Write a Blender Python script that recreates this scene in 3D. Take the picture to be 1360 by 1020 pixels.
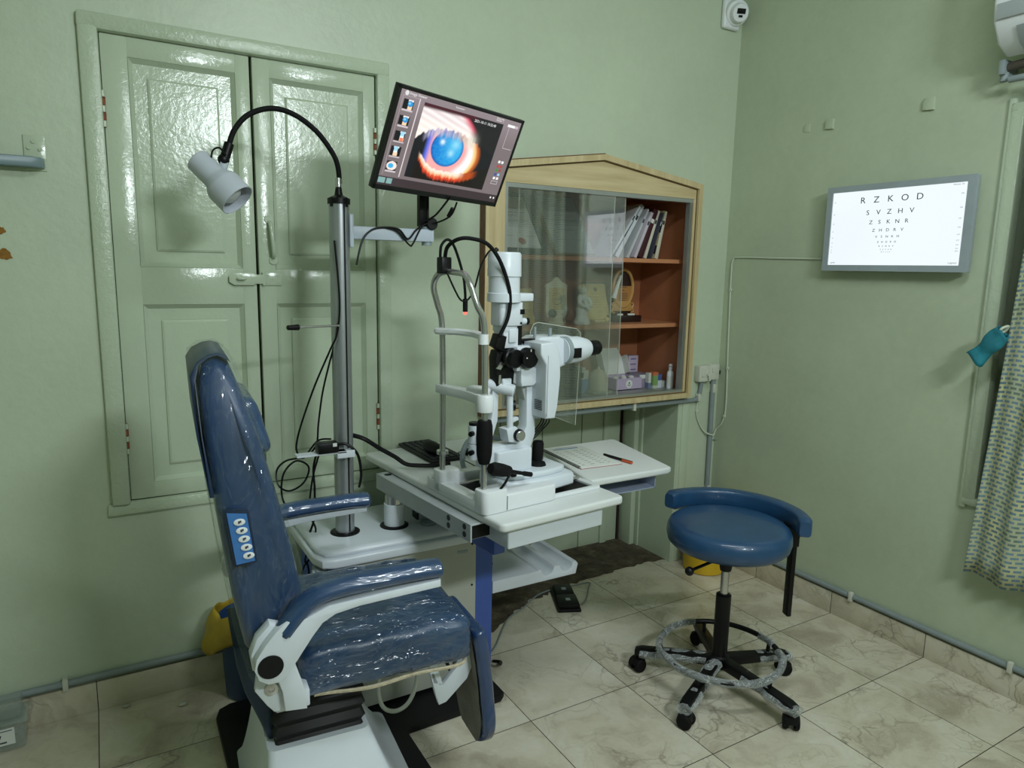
import bpy, bmesh, math, random
from mathutils import Vector, Matrix, Euler
random.seed(7)
PI = math.pi
sc = bpy.context.scene
COL = sc.collection
for o in list(bpy.data.objects):
    bpy.data.objects.remove(o)

# ------------------------------------------------------------------ camera
cam_d = bpy.data.cameras.new('camera')
cam = bpy.data.objects.new('camera', cam_d); COL.objects.link(cam)
cam_d.sensor_width = 36; cam_d.lens = 24.66; cam_d.clip_start = 0.02
A = Vector((0.86198702, -0.50654, 0.01988956)); B = Vector((0.06489739, 0.14917934, 0.98667819)); F = Vector((0.50275909, 0.84921302, -0.16146378))
cam.matrix_world = Matrix(((A.x, B.x, -F.x, -2.98465), (A.y, B.y, -F.y, -2.76832), (A.z, B.z, -F.z, 1.61663), (0, 0, 0, 1)))
sc.camera = cam
# ------------------------------------------------------------------ world, light, exposure
w = bpy.data.worlds.new('world'); sc.world = w; w.use_nodes = True
w.node_tree.nodes['Background'].inputs[0].default_value = (0.75, 0.85, 0.8, 1)
w.node_tree.nodes['Background'].inputs[1].default_value = 0.02
sc.view_settings.view_transform = 'Standard'; sc.view_settings.look = 'None'
sc.view_settings.gamma = 1.0; sc.view_settings.use_curve_mapping = False
sc.view_settings.exposure = 0.18
def area(name, loc, sx, sy, power, direction, color=(1, 1, 1)):
    d = bpy.data.lights.new(name, 'AREA'); d.shape = 'RECTANGLE'; d.size = sx; d.size_y = sy
    d.energy = power; d.color = color
    o = bpy.data.objects.new(name, d); COL.objects.link(o); o.location = loc
    o.rotation_euler = Vector(direction).to_track_quat('-Z', 'Y').to_euler()
    return o
# the fluorescent tube on the wall behind the photographer, and a weaker one under the ceiling
TUBE = area('tube_light', (-1.75, -3.90, 2.76), 0.70, 0.22, 50, (0.05, 1, -0.42), (0.88, 0.97, 1.0))
TUBE2 = area('ceiling_light', (-1.75, -2.15, 3.08), 1.2, 0.07, 19, (0.1, 0.25, -1), (0.88, 0.97, 1.0))

# ------------------------------------------------------------------ materials
def srgb(c):
    return tuple((x / 12.92 if x <= 0.04045 else ((x + 0.055) / 1.055) ** 2.4) for x in c)
def hexc(h):
    return srgb(tuple(int(h[i:i + 2], 16) / 255 for i in (0, 2, 4)))
class NT:
    """small helper around a material's node tree"""
    def __init__(s, name):
        s.m = bpy.data.materials.new(name); s.m.use_nodes = True; s.t = s.m.node_tree
        s.b = s.t.nodes['Principled BSDF']; s.out = s.t.nodes['Material Output']
    def n(s, typ, **kw):
        nd = s.t.nodes.new(typ)
        for k, v in kw.items():
            if k.startswith('i_'):
                key = k[2:]
                nd.inputs[int(key) if key.isdigit() else key.replace('_', ' ')].default_value = v
            else: setattr(nd, k, v)
        return nd
    def l(s, a, b): s.t.links.new(a, b)
    def coord(s, scale=(1, 1, 1), kind='Object'):
        tc = s.n('ShaderNodeTexCoord'); mp = s.n('ShaderNodeMapping'); mp.inputs['Scale'].default_value = scale
        s.l(tc.outputs[kind], mp.inputs[0]); return mp.outputs[0]
    def noise(s, vec, scale, detail=3, rough=0.55, dist=0):
        nd = s.n('ShaderNodeTexNoise'); s.l(vec, nd.inputs['Vector'])
        nd.inputs['Scale'].default_value = scale; nd.inputs['Detail'].default_value = detail
        nd.inputs['Roughness'].default_value = rough; nd.inputs['Distortion'].default_value = dist
        return nd.outputs['Fac']
    def ramp(s, fac, stops):
        r = s.n('ShaderNodeValToRGB'); s.l(fac, r.inputs[0]); e = r.color_ramp.elements
        while len(e) < len(stops): e.new(0.5)
        for i, (p, c) in enumerate(stops):
            e[i].position = p; e[i].color = (*c, 1) if len(c) == 3 else c
        return r.outputs[0]
    def math(s, op, a, b=None, c=None):
        nd = s.n('ShaderNodeMath', operation=op)
        for i, v in enumerate((a, b, c)):
            if v is None: continue
            if isinstance(v, (int, float)): nd.inputs[i].default_value = v
            else: s.l(v, nd.inputs[i])
        return nd.outputs[0]
    def mix(s, fac, a, b):
        nd = s.n('ShaderNodeMix', data_type='RGBA')
        for i, v in ((0, fac), (6, a), (7, b)):
            if isinstance(v, (int, float)): nd.inputs[i].default_value = v
            elif isinstance(v, tuple): nd.inputs[i].default_value = (*v, 1) if len(v) == 3 else v
            else: s.l(v, nd.inputs[i])
        return nd.outputs[2]
    def bump(s, h, strength=0.2, dist=0.01, target='Normal'):
        nd = s.n('ShaderNodeBump'); nd.inputs['Strength'].default_value = strength; nd.inputs['Distance'].default_value = dist
        s.l(h, nd.inputs['Height']); s.l(nd.outputs[0], s.b.inputs[target]); return nd
def pm(name, col, rough=0.5, metal=0.0, var=0.06, vs=8.0, bump=0.0, bs=60.0, coat=0.0, spec=0.5, alpha=1.0, em=None, es=0.0):
    """procedural principled material: base colour varied by noise, optional bump"""
    if isinstance(col, str): col = hexc(col)
    k = NT(name); v = k.coord()
    k.b.inputs['Roughness'].default_value = rough; k.b.inputs['Metallic'].default_value = metal
    k.b.inputs['Coat Weight'].default_value = coat; k.b.inputs['Coat Roughness'].default_value = 0.08
    k.b.inputs['Specular IOR Level'].default_value = spec
    if var > 0:
        f = k.noise(v, vs, 4)
        lo = tuple(max(0, c * (1 - var)) for c in col); hi = tuple(min(1, c * (1 + var)) for c in col)
        k.l(k.ramp(f, [(0.3, lo), (0.7, hi)]), k.b.inputs['Base Color'])
    else: k.b.inputs['Base Color'].default_value = (*col, 1)
    if bump > 0: k.bump(k.noise(v, bs, 3), bump, 0.004)
    if em is not None:
        k.b.inputs['Emission Color'].default_value = (*em, 1); k.b.inputs['Emission Strength'].default_value = es
    return k.m
M = {}
def wallmat(name, col, rough=0.3, patch=0.10, bs=45, bst=0.35):
    k = NT(name); v = k.coord(); col = hexc(col)
    f1 = k.noise(v, 1.7, 5, 0.6); f2 = k.noise(v, 26, 3, 0.6)
    f = k.math('ADD', k.math('MULTIPLY', f1, 0.75), k.math('MULTIPLY', f2, 0.25))
    lo = tuple(c * (1 - patch) for c in col); hi = tuple(c * (1 + patch * 0.6) for c in col)
    k.l(k.ramp(f, [(0.36, lo), (0.64, hi)]), k.b.inputs['Base Color'])
    k.b.inputs['Roughness'].default_value = rough
    h = k.math('ADD', k.math('MULTIPLY', k.noise(v, bs, 4, 0.6), 0.7), k.noise(v, 9, 3, 0.5))
    k.bump(h, bst, 0.004)
    return k.m
M['wall'] = wallmat('wall_paint', 'BCC8B0', 0.40, 0.07, 40, 0.4)
M['wall_r'] = wallmat('wall_paint_right', 'B4C0A6', 0.45, 0.08, 38, 0.4)
M['gloss'] = wallmat('enamel_paint', 'BAC7AF', 0.16, 0.04, 60, 0.32)
M['frame_gloss'] = wallmat('enamel_paint_thick', 'BAC7AF', 0.12, 0.04, 75, 0.9)
M['ceil'] = pm('ceiling_paint', 'D8DDD2', 0.8)
M['gap'] = pm('gap_shade', '2A1710', 0.9)  # near-black brown standing in for the shade inside open gaps
M['rust'] = pm('rust_hinge', '8A5238', 0.75, 0.2, 0.35, 60)
def tilemat(name, gx=True):
    k = NT(name); tc = k.n('ShaderNodeTexCoord'); v = tc.outputs['Object']
    sp = k.n('ShaderNodeSeparateXYZ'); k.l(v, sp.inputs[0])
    warp = k.n('ShaderNodeTexNoise'); k.l(v, warp.inputs['Vector']); warp.inputs['Scale'].default_value = 3.2; warp.inputs['Detail'].default_value = 5
    wv = k.n('ShaderNodeVectorMath', operation='MULTIPLY_ADD'); k.l(warp.outputs['Color'], wv.inputs[0]); wv.inputs[1].default_value = (0.55, 0.55, 0.55); k.l(v, wv.inputs[2])
    # each tile gets its own piece of stone
    ix = k.math('FLOOR', k.math('DIVIDE', k.math('ADD', sp.outputs[0], 1.275), 0.45))
    iy = k.math('FLOOR', k.math('DIVIDE', k.math('ADD', sp.outputs[1], 0.3736), 0.45))
    off = k.n('ShaderNodeCombineXYZ'); k.l(k.math('MULTIPLY', ix, 1.37), off.inputs[0]); k.l(k.math('MULTIPLY', iy, 2.11), off.inputs[1]); k.l(k.math('ADD', k.math('MULTIPLY', ix, 0.7), iy), off.inputs[2])
    av = k.n('ShaderNodeVectorMath', operation='ADD'); k.l(wv.outputs[0], av.inputs[0]); k.l(off.outputs[0], av.inputs[1])
    vo = k.n('ShaderNodeTexVoronoi', feature='DISTANCE_TO_EDGE'); k.l(av.outputs[0], vo.inputs['Vector']); vo.inputs['Scale'].default_value = 4.2
    vein = k.ramp(vo.outputs[0], [(0.0, (1, 1, 1)), (0.035, (0, 0, 0))])
    vo2 = k.n('ShaderNodeTexVoronoi', feature='DISTANCE_TO_EDGE'); k.l(av.outputs[0], vo2.inputs['Vector']); vo2.inputs['Scale'].default_value = 11
    vein2 = k.ramp(vo2.outputs[0], [(0.0, (1, 1, 1)), (0.05, (0, 0, 0))])
    msk = k.ramp(k.noise(av.outputs[0], 2.5, 4), [(0.45, (0, 0, 0)), (0.62, (1, 1, 1))])
    cl = k.noise(av.outputs[0], 3.0, 6, 0.65)
    base = k.ramp(cl, [(0.3, hexc('A39884')), (0.5, hexc('CAC3AE')), (0.72, hexc('DBD7C8'))])
    base = k.mix(k.math('MULTIPLY', k.math('MULTIPLY', vein, msk), 0.5), base, hexc('5E5546'))
    base = k.mix(k.math('MULTIPLY', k.math('MULTIPLY', vein2, msk), 0.35), base, hexc('6B604C'))
    def line(axis, o):
        fr = k.math('FRACT', k.math('DIVIDE', k.math('ADD', axis, o), 0.45))
        d = k.math('MINIMUM', fr, k.math('SUBTRACT', 1.0, fr))
        return k.math('LESS_THAN', d, 0.0035)
    g = line(sp.outputs[0], 1.275) if gx else 0.0
    g2 = line(sp.outputs[1], 0.3736)
    if gx: g = k.math('MAXIMUM', g, g2) if gx == 'both' else g
    else: g = g2
    base = k.mix(g, base, hexc('453C30'))
    # trodden-in dirt towards the walled-up doorway
    dirt = k.noise(v, 5, 5, 0.7)
    k.l(base, k.b.inputs['Base Color'])
    k.l(k.ramp(cl, [(0.3, (0.30, 0.30, 0.30)), (0.7, (0.2, 0.2, 0.2))]), k.b.inputs['Roughness'])
    k.bump(k.math('SUBTRACT', k.math('MULTIPLY', dirt, 0.25), g), 0.25, 0.002)
    return k.m
M['tile'] = tilemat('marble_tile', 'both'); M['tile_x'] = tilemat('marble_skirting_x', True); M['tile_y'] = tilemat('marble_skirting_y', False)
k = NT('rough_threshold'); v = k.coord(); f = k.noise(v, 14, 8, 0.7)
k.l(k.ramp(f, [(0.3, hexc('2F281E')), (0.55, hexc('5A5040')), (0.78, hexc('8A8068'))]), k.b.inputs['Base Color']); k.b.inputs['Roughness'].default_value = 0.85
k.bump(f, 1.0, 0.02); M['dirt'] = k.m
M['white'] = pm('white_enamel', 'D6DDE4', 0.32, var=0.02)
M['white_pl'] = pm('white_plastic', 'E2E6E8', 0.38, var=0.02)
M['laminate'] = pm('white_laminate', 'DADEDD', 0.42, var=0.03, vs=3)
M['panel'] = pm('pale_grey_panel', 'B4B6AC', 0.55, var=0.02)
M['bluebox'] = pm('blue_enamel', '4560AE', 0.5, var=0.04)
M['alu'] = pm('brushed_aluminium', 'A9ADB0', 0.35, 0.75, 0.04, 20)
M['steel'] = pm('polished_steel', 'C6C6C4', 0.24, .85, 0.04, 10)
M['black'] = pm('black_plastic', '08080A', 0.42, var=0.1, spec=.3)
M['blackm'] = pm('black_rubber', '0A0A0C', 0.75, var=0.1, bump=0.2, bs=200, spec=.25)
M['blackg'] = pm('black_gloss', '0D0D10', 0.15, var=0.05)
M['matblack'] = pm('black_base_plate', '0D0C0E', 0.55, var=0.15, spec=.3)
M['cable'] = pm('black_cable', '070709', 0.45, var=0.05, spec=.3)
M['greyplate'] = pm('grey_paint', '8E9A9E', 0.4, var=0.03)
M['monblack'] = pm('black_bezel', '121214', 0.35, var=0.05)
M['greypipe'] = pm('grey_conduit', '848F90', 0.6, var=0.08)
M['whitecord'] = pm('painted_white_cable', 'C3CBB8', 0.5, var=0.05)
M['socket'] = pm('aged_white_plastic', 'C9CBBD', 0.45, var=0.06)
M['wood'] = None
k = NT('pale_wood'); v = k.coord((22, 22, 1.5)); f = k.noise(v, 1.5, 5, 0.6)
k.l(k.ramp(f, [(0.3, hexc('B7A377')), (0.7, hexc('D3C298'))]), k.b.inputs['Base Color']); k.b.inputs['Roughness'].default_value = 0.5; M['wood'] = k.m
k = NT('pale_wood_across'); v = k.coord((1.5, 22, 22)); f = k.noise(v, 1.5, 5, 0.6)
k.l(k.ramp(f, [(0.3, hexc('B7A377')), (0.7, hexc('D3C298'))]), k.b.inputs['Base Color']); k.b.inputs['Roughness'].default_value = 0.5; M['woodx'] = k.m
M['wooddark'] = pm('brown_wood_edge', '6E4A2C', 0.6, var=0.2, vs=20)
M['orange'] = pm('orange_brown_laminate', 'AE7350', 0.5, var=0.08, vs=4)
M['shelfw'] = pm('shelf_laminate', 'BC8058', 0.5, var=0.08, vs=4)
M['track'] = pm('aluminium_track', 'A5A9A4', 0.4, 0.6)
def vinyl(name, col, wr=0.5, scale=(6, 6, 6), coat=1.0, film=0.0, rough=0.4):
    k = NT(name); v = k.coord(scale); col = hexc(col)
    f = k.noise(v, 2.0, 4)
    base = k.ramp(f, [(0.3, tuple(c * 0.85 for c in col)), (0.7, tuple(min(1, c * 1.15) for c in col))])
    k.b.inputs['Roughness'].default_value = rough
    k.b.inputs['Coat Weight'].default_value = coat; k.b.inputs['Coat Roughness'].default_value = 0.1
    if film > 0:
        f2 = k.noise(v, 3.5, 5, 0.6, 1.5)
        base = k.mix(k.math('MULTIPLY', k.ramp(f2, [(0.4, (0, 0, 0)), (0.65, (1, 1, 1))]), film), base, hexc('7E8F93'))
    k.l(base, k.b.inputs['Base Color'])
    h = k.noise(v, 1.1, 3, 0.5, 1.2)
    k.bump(h, wr, 0.06, 'Coat Normal')
    return k.m
M['vinyl'] = vinyl('blue_vinyl_plain', '2D567C', 0.12, (6, 6, 6), 0.35)
M['vinyl_wrap'] = vinyl('blue_vinyl_under_film', '163661', 1.0, (9, 9, 3), 1.0, 0.0)
M['vinyl_seat'] = vinyl('blue_seat_under_film', '17395F', 1.0, (5, 13, 9), 1.0, 0.12)
M['vinyl_arm'] = vinyl('blue_arm_under_film', '1B3D66', 0.4, (4, 10, 6), 1.0, 0.05)
M['vinyl_stool'] = vinyl('blue_stool_vinyl', '1B4368', 0.15, (4, 4, 4), 0.4)
M['vinyl_stooltop'] = vinyl('stool_top_film', '86A0A6', 0.3, (6, 6, 6), 0.6, 0.6)
def film(name, tint='9DB09A', opac=0.04, scale=(9, 9, 4), st=0.8, ridge=0.12):
    """clear crinkled plastic: mostly see-through, glossy along its creases"""
    k = NT(name); t = k.t
    t.nodes.remove(k.b)
    tr = k.n('ShaderNodeBsdfTransparent'); gl = k.n('ShaderNodeBsdfPrincipled')
    gl.inputs['Base Color'].default_value = (*hexc(tint), 1); gl.inputs['Roughness'].default_value = 0.12
    v = k.coord(scale); h = k.noise(v, 2.2, 5, 0.6, 1.6)
    r = k.math('ABSOLUTE', k.math('SUBTRACT', h, 0.5))
    bp = k.n('ShaderNodeBump'); bp.inputs['Strength'].default_value = st; bp.inputs['Distance'].default_value = 0.03
    k.l(r, bp.inputs['Height']); k.l(bp.outputs[0], gl.inputs['Normal'])
    mx = k.n('ShaderNodeMixShader'); f = k.ramp(r, [(0.0, (min(1, opac + ridge),) * 3), (0.014, (opac,) * 3)])
    fr = k.n('ShaderNodeLayerWeight'); fr.inputs[0].default_value = 0.25
    k.l(k.math('ADD', f, k.math('MULTIPLY', fr.outputs['Facing'], 0.12)), mx.inputs[0]); k.l(tr.outputs[0], mx.inputs[1]); k.l(gl.outputs[0], mx.inputs[2]); k.l(mx.outputs[0], k.out.inputs[0])
    return k.m
M['film'] = film('clear_plastic_film'); M['film2'] = film('stretch_film', 'D4DADA', 0.34, (5, 5, 9), 1.0, 0.6)
M['clearbox'] = film('clear_tub_plastic', 'B4C0B8', 0.30, (3, 3, 3), 0.15, 0.1)
def glass(name, tint=(0.975, 0.985, 0.98), dust=0.035, refl=0.0):
    k = NT(name); k.t.nodes.remove(k.b)
    tr = k.n('ShaderNodeBsdfTransparent'); tr.inputs[0].default_value = (*tint, 1)
    gl = k.n('ShaderNodeBsdfGlossy'); gl.inputs['Roughness'].default_value = 0.0
    df = k.n('ShaderNodeBsdfDiffuse'); df.inputs[0].default_value = (0.55, 0.6, 0.55, 1)
    lw = k.n('ShaderNodeLayerWeight'); lw.inputs[0].default_value = 0.5; fr = k.math('ADD', k.math('MULTIPLY', k.math('POWER', lw.outputs['Facing'], 5.0), 0.96), 0.04)
    m1 = k.n('ShaderNodeMixShader'); k.l(k.math('ADD', k.math('MULTIPLY', fr, 3.5), refl), m1.inputs[0]); k.l(tr.outputs[0], m1.inputs[1]); k.l(gl.outputs[0], m1.inputs[2])
    m2 = k.n('ShaderNodeMixShader'); v = k.coord()
    k.l(k.math('MULTIPLY', k.ramp(k.noise(v, 7, 5), [(0.3, (0.5,) * 3), (0.7, (1, 1, 1))]), dust), m2.inputs[0])
    k.l(m1.outputs[0], m2.inputs[1]); k.l(df.outputs[0], m2.inputs[2]); k.l(m2.outputs[0], k.out.inputs[0])
    return k.m
M['glass'] = glass('cabinet_glass'); M['shield'] = glass('clear_acrylic', (0.96, 0.98, 0.97), 0.04, 0.0)
M['acr_edge'] = pm('acrylic_edge', 'C8CBBE', 0.3)
def emis(name, col, st):
    k = NT(name); k.b.inputs['Base Color'].default_value = (0.01, 0.01, 0.01, 1); k.b.inputs['Roughness'].default_value = 0.2
    k.b.inputs['Emission Strength'].default_value = st
    f = k.noise(k.coord(), 2.0, 2); c = hexc(col)
    k.l(k.ramp(f, [(0.3, tuple(x * 0.97 for x in c)), (0.7, c)]), k.b.inputs['Emission Color'])
    return k.m
M['gold'] = pm('gold_paper', 'D6C07C', 0.45, var=0.12, vs=25)
M['cream'] = pm('cream_plaster', 'DDD7B8', 0.6, var=0.1, vs=30, bump=0.4, bs=80)
M['porcelain'] = pm('white_porcelain', 'E2E5DE', 0.4, var=0.05, bump=0.6, bs=60)
M['paper'] = pm('white_paper', 'D5D8D2', 0.7, var=0.03)
M['ink'] = pm('dark_ink', '3A3F44', 0.7)
M['yellow'] = pm('yellow_plastic', 'CFA81E', 0.5, var=0.08)
M['yellowbag'] = pm('yellow_bag', 'A88E28', 0.45, var=0.15, vs=14, bump=0.6, bs=18)
M['bluebin'] = pm('blue_bin', '1F3F68', 0.5, var=0.05)
M['teal'] = pm('teal_cloth', '17707E', 0.7, var=0.25, vs=18, bump=0.5, bs=60)

# ------------------------------------------------------------------ mesh builder
class MB:
    def __init__(s, mtx=None):
        s.bm = bmesh.new(); s.mtx = mtx or Matrix.Identity(4)
    def _x(s, verts, m=None):
        mm = s.mtx @ m if m is not None else s.mtx
        for v_ in verts: v_.co = mm @ v_.co
    def box(s, x0, y0, z0, x1, y1, z1, m=None, bev=0, seg=2):
        r = bmesh.ops.create_cube(s.bm, size=1)
        vs = r['verts']
        for v_ in vs: v_.co = Vector(((v_.co.x + .5) * (x1 - x0) + x0, (v_.co.y + .5) * (y1 - y0) + y0, (v_.co.z + .5) * (z1 - z0) + z0))
        if bev > 0:
            es = list({e for v_ in vs for e in v_.link_edges})
            rr = bmesh.ops.bevel(s.bm, geom=es, offset=bev, segments=seg, affect='EDGES', profile=0.5)
            vs = s._island(rr['faces'][0].verts[0])
        s._x(vs, m); return s
    def _island(s, v0):
        seen = {v0}; st = [v0]
        while st:
            q = st.pop()
            for e in q.link_edges:
                o_ = e.other_vert(q)
                if o_ not in seen: seen.add(o_); st.append(o_)
        return list(seen)
    def prism(s, pts, a0, a1, axis='Y', bev=0, seg=2, m=None):
        """closed outline extruded along axis: 'Y' pts=(x,z); 'X' pts=(y,z); 'Z' pts=(x,y)"""
        def P(p, t):
            return {'Y': (p[0], t, p[1]), 'X': (t, p[0], p[1]), 'Z': (p[0], p[1], t)}[axis]
        b0 = [s.bm.verts.new(P(p, a0)) for p in pts]; b1 = [s.bm.verts.new(P(p, a1)) for p in pts]
        n_ = len(pts); fs = [s.bm.faces.new(b0), s.bm.faces.new(b1[::-1])]
        caps = fs[:]
        for i in range(n_): fs.append(s.bm.faces.new((b0[i], b1[i], b1[(i + 1) % n_], b0[(i + 1) % n_])))
        bmesh.ops.recalc_face_normals(s.bm, faces=fs)
        vs = b0 + b1
        if bev > 0:
            es = list({e for f_ in caps for e in f_.edges})
            rr = bmesh.ops.bevel(s.bm, geom=es, offset=bev, segments=seg, affect='EDGES', profile=0.5)
            vs = s._island(rr['faces'][0].verts[0])
        s._x(vs, m); return s
    def lathe(s, prof, c=(0, 0, 0), axis=(0, 0, 1), seg=24, m=None, sy=1.0):
        """profile of (radius, height) turned about axis through c"""
        q = Vector(axis).normalized().to_track_quat('Z', 'Y').to_matrix()
        rings = []; allv = []
        for r, h in prof:
            if r < 1e-6: v_ = s.bm.verts.new(Vector(c) + q @ Vector((0, 0, h))); rings.append([v_]); allv.append(v_); continue
            rg = [s.bm.verts.new(Vector(c) + q @ Vector((r * math.cos(2 * PI * i / seg), sy * r * math.sin(2 * PI * i / seg), h))) for i in range(seg)]
            rings.append(rg); allv += rg
        fs = []
        for a_, b_ in zip(rings, rings[1:]):
            for i in range(seg):
                j = (i + 1) % seg
                if len(a_) == 1 and len(b_) == 1: continue
                if len(a_) == 1: fs.append(s.bm.faces.new((a_[0], b_[i], b_[j])))
                elif len(b_) == 1: fs.append(s.bm.faces.new((a_[i], a_[j], b_[0])))
                else: fs.append(s.bm.faces.new((a_[i], a_[j], b_[j], b_[i])))
        if len(rings[0]) > 1: fs.append(s.bm.faces.new(rings[0]))
        if len(rings[-1]) > 1: fs.append(s.bm.faces.new(rings[-1][::-1]))
        bmesh.ops.recalc_face_normals(s.bm, faces=fs)
        s._x(allv, m); return s
    def cyl(s, p0, p1, r, seg=20, r1=None, m=None, bev=0.0):
        p0 = Vector(p0); p1 = Vector(p1); L = (p1 - p0).length; r1 = r if r1 is None else r1
        pr = [(0, 0), (r - bev, 0), (r, bev), (r1, L - bev), (r1 - bev, L), (0, L)] if bev else [(0, 0), (r, 0), (r1, L), (0, L)]
        return s.lathe(pr, p0, (p1 - p0), seg, m)
    def tube(s, pts, r, seg=8, smooth=6, closed=False, m=None, taper=None, flat=1.0):
        P = [Vector(p) for p in pts]
        if smooth > 1 and len(P) > 2:
            Q = []; n_ = len(P); rng = range(n_ if closed else n_ - 1)
            for i in rng:
                p0 = P[(i - 1) % n_] if closed or i > 0 else P[0]; p1 = P[i]; p2 = P[(i + 1) % n_]; p3 = P[(i + 2) % n_] if closed or i + 2 < n_ else P[-1]
                for t in range(smooth):
                    u = t / smooth
                    Q.append(0.5 * ((2 * p1) + (p2 - p0) * u + (2 * p0 - 5 * p1 + 4 * p2 - p3) * u * u + (3 * p1 - p0 - 3 * p2 + p3) * u ** 3))
            if not closed: Q.append(P[-1])
            P = Q
        rings = []; nrm = None; n_ = len(P); allv = []
        for i, p in enumerate(P):
            if closed: t = (P[(i + 1) % n_] - P[i - 1])
            else: t = P[min(i + 1, n_ - 1)] - P[max(i - 1, 0)]
            if t.length < 1e-9: t = Vector((0, 0, 1))
            t.normalize()
            if nrm is None:
                nrm = t.orthogonal().normalized() if abs(t.z) > .95 else Vector((0, 0, 1)).cross(t).normalized()
            nrm = (nrm - t * nrm.dot(t)).normalized(); bn = t.cross(nrm)
            rr = r if taper is None else r * (taper[0] + (taper[1] - taper[0]) * i / max(1, n_ - 1))
            rg = [s.bm.verts.new(p + nrm * rr * math.cos(2 * PI * k_ / seg) + bn * rr * flat * math.sin(2 * PI * k_ / seg)) for k_ in range(seg)]
            rings.append(rg); allv += rg
        fs = []
        for i in range(n_ if closed else n_ - 1):
            a_, b_ = rings[i], rings[(i + 1) % n_]
            for k_ in range(seg): fs.append(s.bm.faces.new((a_[k_], a_[(k_ + 1) % seg], b_[(k_ + 1) % seg], b_[k_])))
        if not closed: fs.append(s.bm.faces.new(rings[0][::-1])); fs.append(s.bm.faces.new(rings[-1]))
        s._x(allv, m); return s
    def grid(s, fn, nu, nv, m=None, close=False):
        g = [[s.bm.verts.new(fn(i / nu, j / nv)) for j in range(nv + 1)] for i in range(nu + 1)]
        for i in range(nu):
            for j in range(nv): s.bm.faces.new((g[i][j], g[i + 1][j], g[i + 1][j + 1], g[i][j + 1]))
        s._x([v_ for r in g for v_ in r], m); return s
    def sphere(s, c, r, sx=1, sy=1, sz=1, seg=16, m=None):
        rr = bmesh.ops.create_uvsphere(s.bm, u_segments=seg, v_segments=seg // 2, radius=r)
        for v_ in rr['verts']: v_.co = Vector((v_.co.x * sx + c[0], v_.co.y * sy + c[1], v_.co.z * sz + c[2]))
        s._x(rr['verts'], m); return s
    def wobble(s, amp, seed=1.0):
        for v_ in s.bm.verts:
            p = v_.co * 23 + Vector((seed, seed, seed))
            v_.co += Vector((math.sin(p.y * 1.3 + p.z), math.sin(p.z * 1.7 + p.x), math.sin(p.x * 1.1 + p.y * 1.9))) * amp
        return s
def wl(o):
    p = Vector((0, 0, 0))
    while o is not None: p = p + Vector(o.location); o = o.parent
    return p
def obj(name, mb, mat, parent=None, label=None, cat=None, group=None, kind=None, angle=40, origin=None, bevel=0, sub=0, solid=0):
    bm = mb.bm; me = bpy.data.meshes.new(name)
    off = wl(parent) if parent is not None else Vector(origin if origin is not None else (0, 0, 0))
    bmesh.ops.translate(bm, verts=bm.verts[:], vec=-off)
    ca = math.radians(angle)
    bm.normal_update()
    for f_ in bm.faces: f_.smooth = True
    for e in bm.edges:
        if len(e.link_faces) == 2 and e.calc_face_angle(0) > ca: e.smooth = False
    bm.to_mesh(me); bm.free(); me.materials.append(mat if not isinstance(mat, str) else M[mat])
    o = bpy.data.objects.new(name, me); COL.objects.link(o)
    if parent is not None: o.parent = parent
    else: o.location = off
    if solid: mo = o.modifiers.new('thickness', 'SOLIDIFY'); mo.thickness = solid; mo.offset = 0
    if bevel: mo = o.modifiers.new('bevel', 'BEVEL'); mo.width = bevel; mo.segments = 2; mo.limit_method = 'ANGLE'; mo.angle_limit = math.radians(50)
    if sub: mo = o.modifiers.new('subdivision', 'SUBSURF'); mo.levels = sub; mo.render_levels = sub
    tag(o, label, cat, group, kind); return o
def tag(o, label=None, cat=None, group=None, kind=None):
    if label: o['label'] = label
    if cat: o['category'] = cat
    if group: o['group'] = group
    if kind: o['kind'] = kind
    return o
def thing(name, label, cat, loc=(0, 0, 0), group=None, kind=None):
    o = bpy.data.objects.new(name, None); COL.objects.link(o); o.location = loc; o.empty_display_size = 0.05
    return tag(o, label, cat, group, kind)
def struct(name, mb, mat, **kw): return obj(name, mb, mat, kind='structure', **kw)
def copy_tree(o, parent=None):
    c = o.copy(); COL.objects.link(c); c.parent = parent
    for ch in list(o.children): copy_tree(ch, c)
    return c
def text_mb(txt, size, mtx, extrude=0.0, align='CENTER', sx=1.0, space=1.0):
    cu = bpy.data.curves.new('text', 'FONT'); cu.body = txt; cu.size = size; cu.align_x = align; cu.align_y = 'CENTER'; cu.extrude = extrude; cu.space_character = space
    cu.resolution_u = 3
    t = bpy.data.objects.new('text', cu); COL.objects.link(t)
    dg = bpy.context.evaluated_depsgraph_get(); me = bpy.data.meshes.new_from_object(t.evaluated_get(dg))
    mb = MB(); mb.bm.from_mesh(me)
    for v_ in mb.bm.verts: v_.co = mtx @ Vector((v_.co.x * sx, v_.co.y, v_.co.z))
    bpy.data.objects.remove(t); bpy.data.curves.remove(cu); bpy.data.meshes.remove(me)
    return mb
def merge(mbs):
    out = MB()
    for b_ in mbs:
        me = bpy.data.meshes.new('tmp'); b_.bm.to_mesh(me); b_.bm.free(); out.bm.from_mesh(me); bpy.data.meshes.remove(me)
    return out
def paint(o, fn):
    """colour attribute from a function of the grid's uv, stored at build time (a picture shown on a screen)"""
    me = o.data; at = me.color_attributes.new('picture', 'FLOAT_COLOR', 'POINT')
    for i, (u, v_) in enumerate(fn[0]): at.data[i].color = (*fn[1](u, v_), 1)
def picmat(name, st):
    k = NT(name); a_ = k.n('ShaderNodeVertexColor'); a_.layer_name = 'picture'
    k.b.inputs['Base Color'].default_value = (0.01, 0.01, 0.01, 1); k.b.inputs['Roughness'].default_value = 0.25
    k.l(a_.outputs[0], k.b.inputs['Emission Color']); k.b.inputs['Emission Strength'].default_value = st
    return k.m
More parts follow.
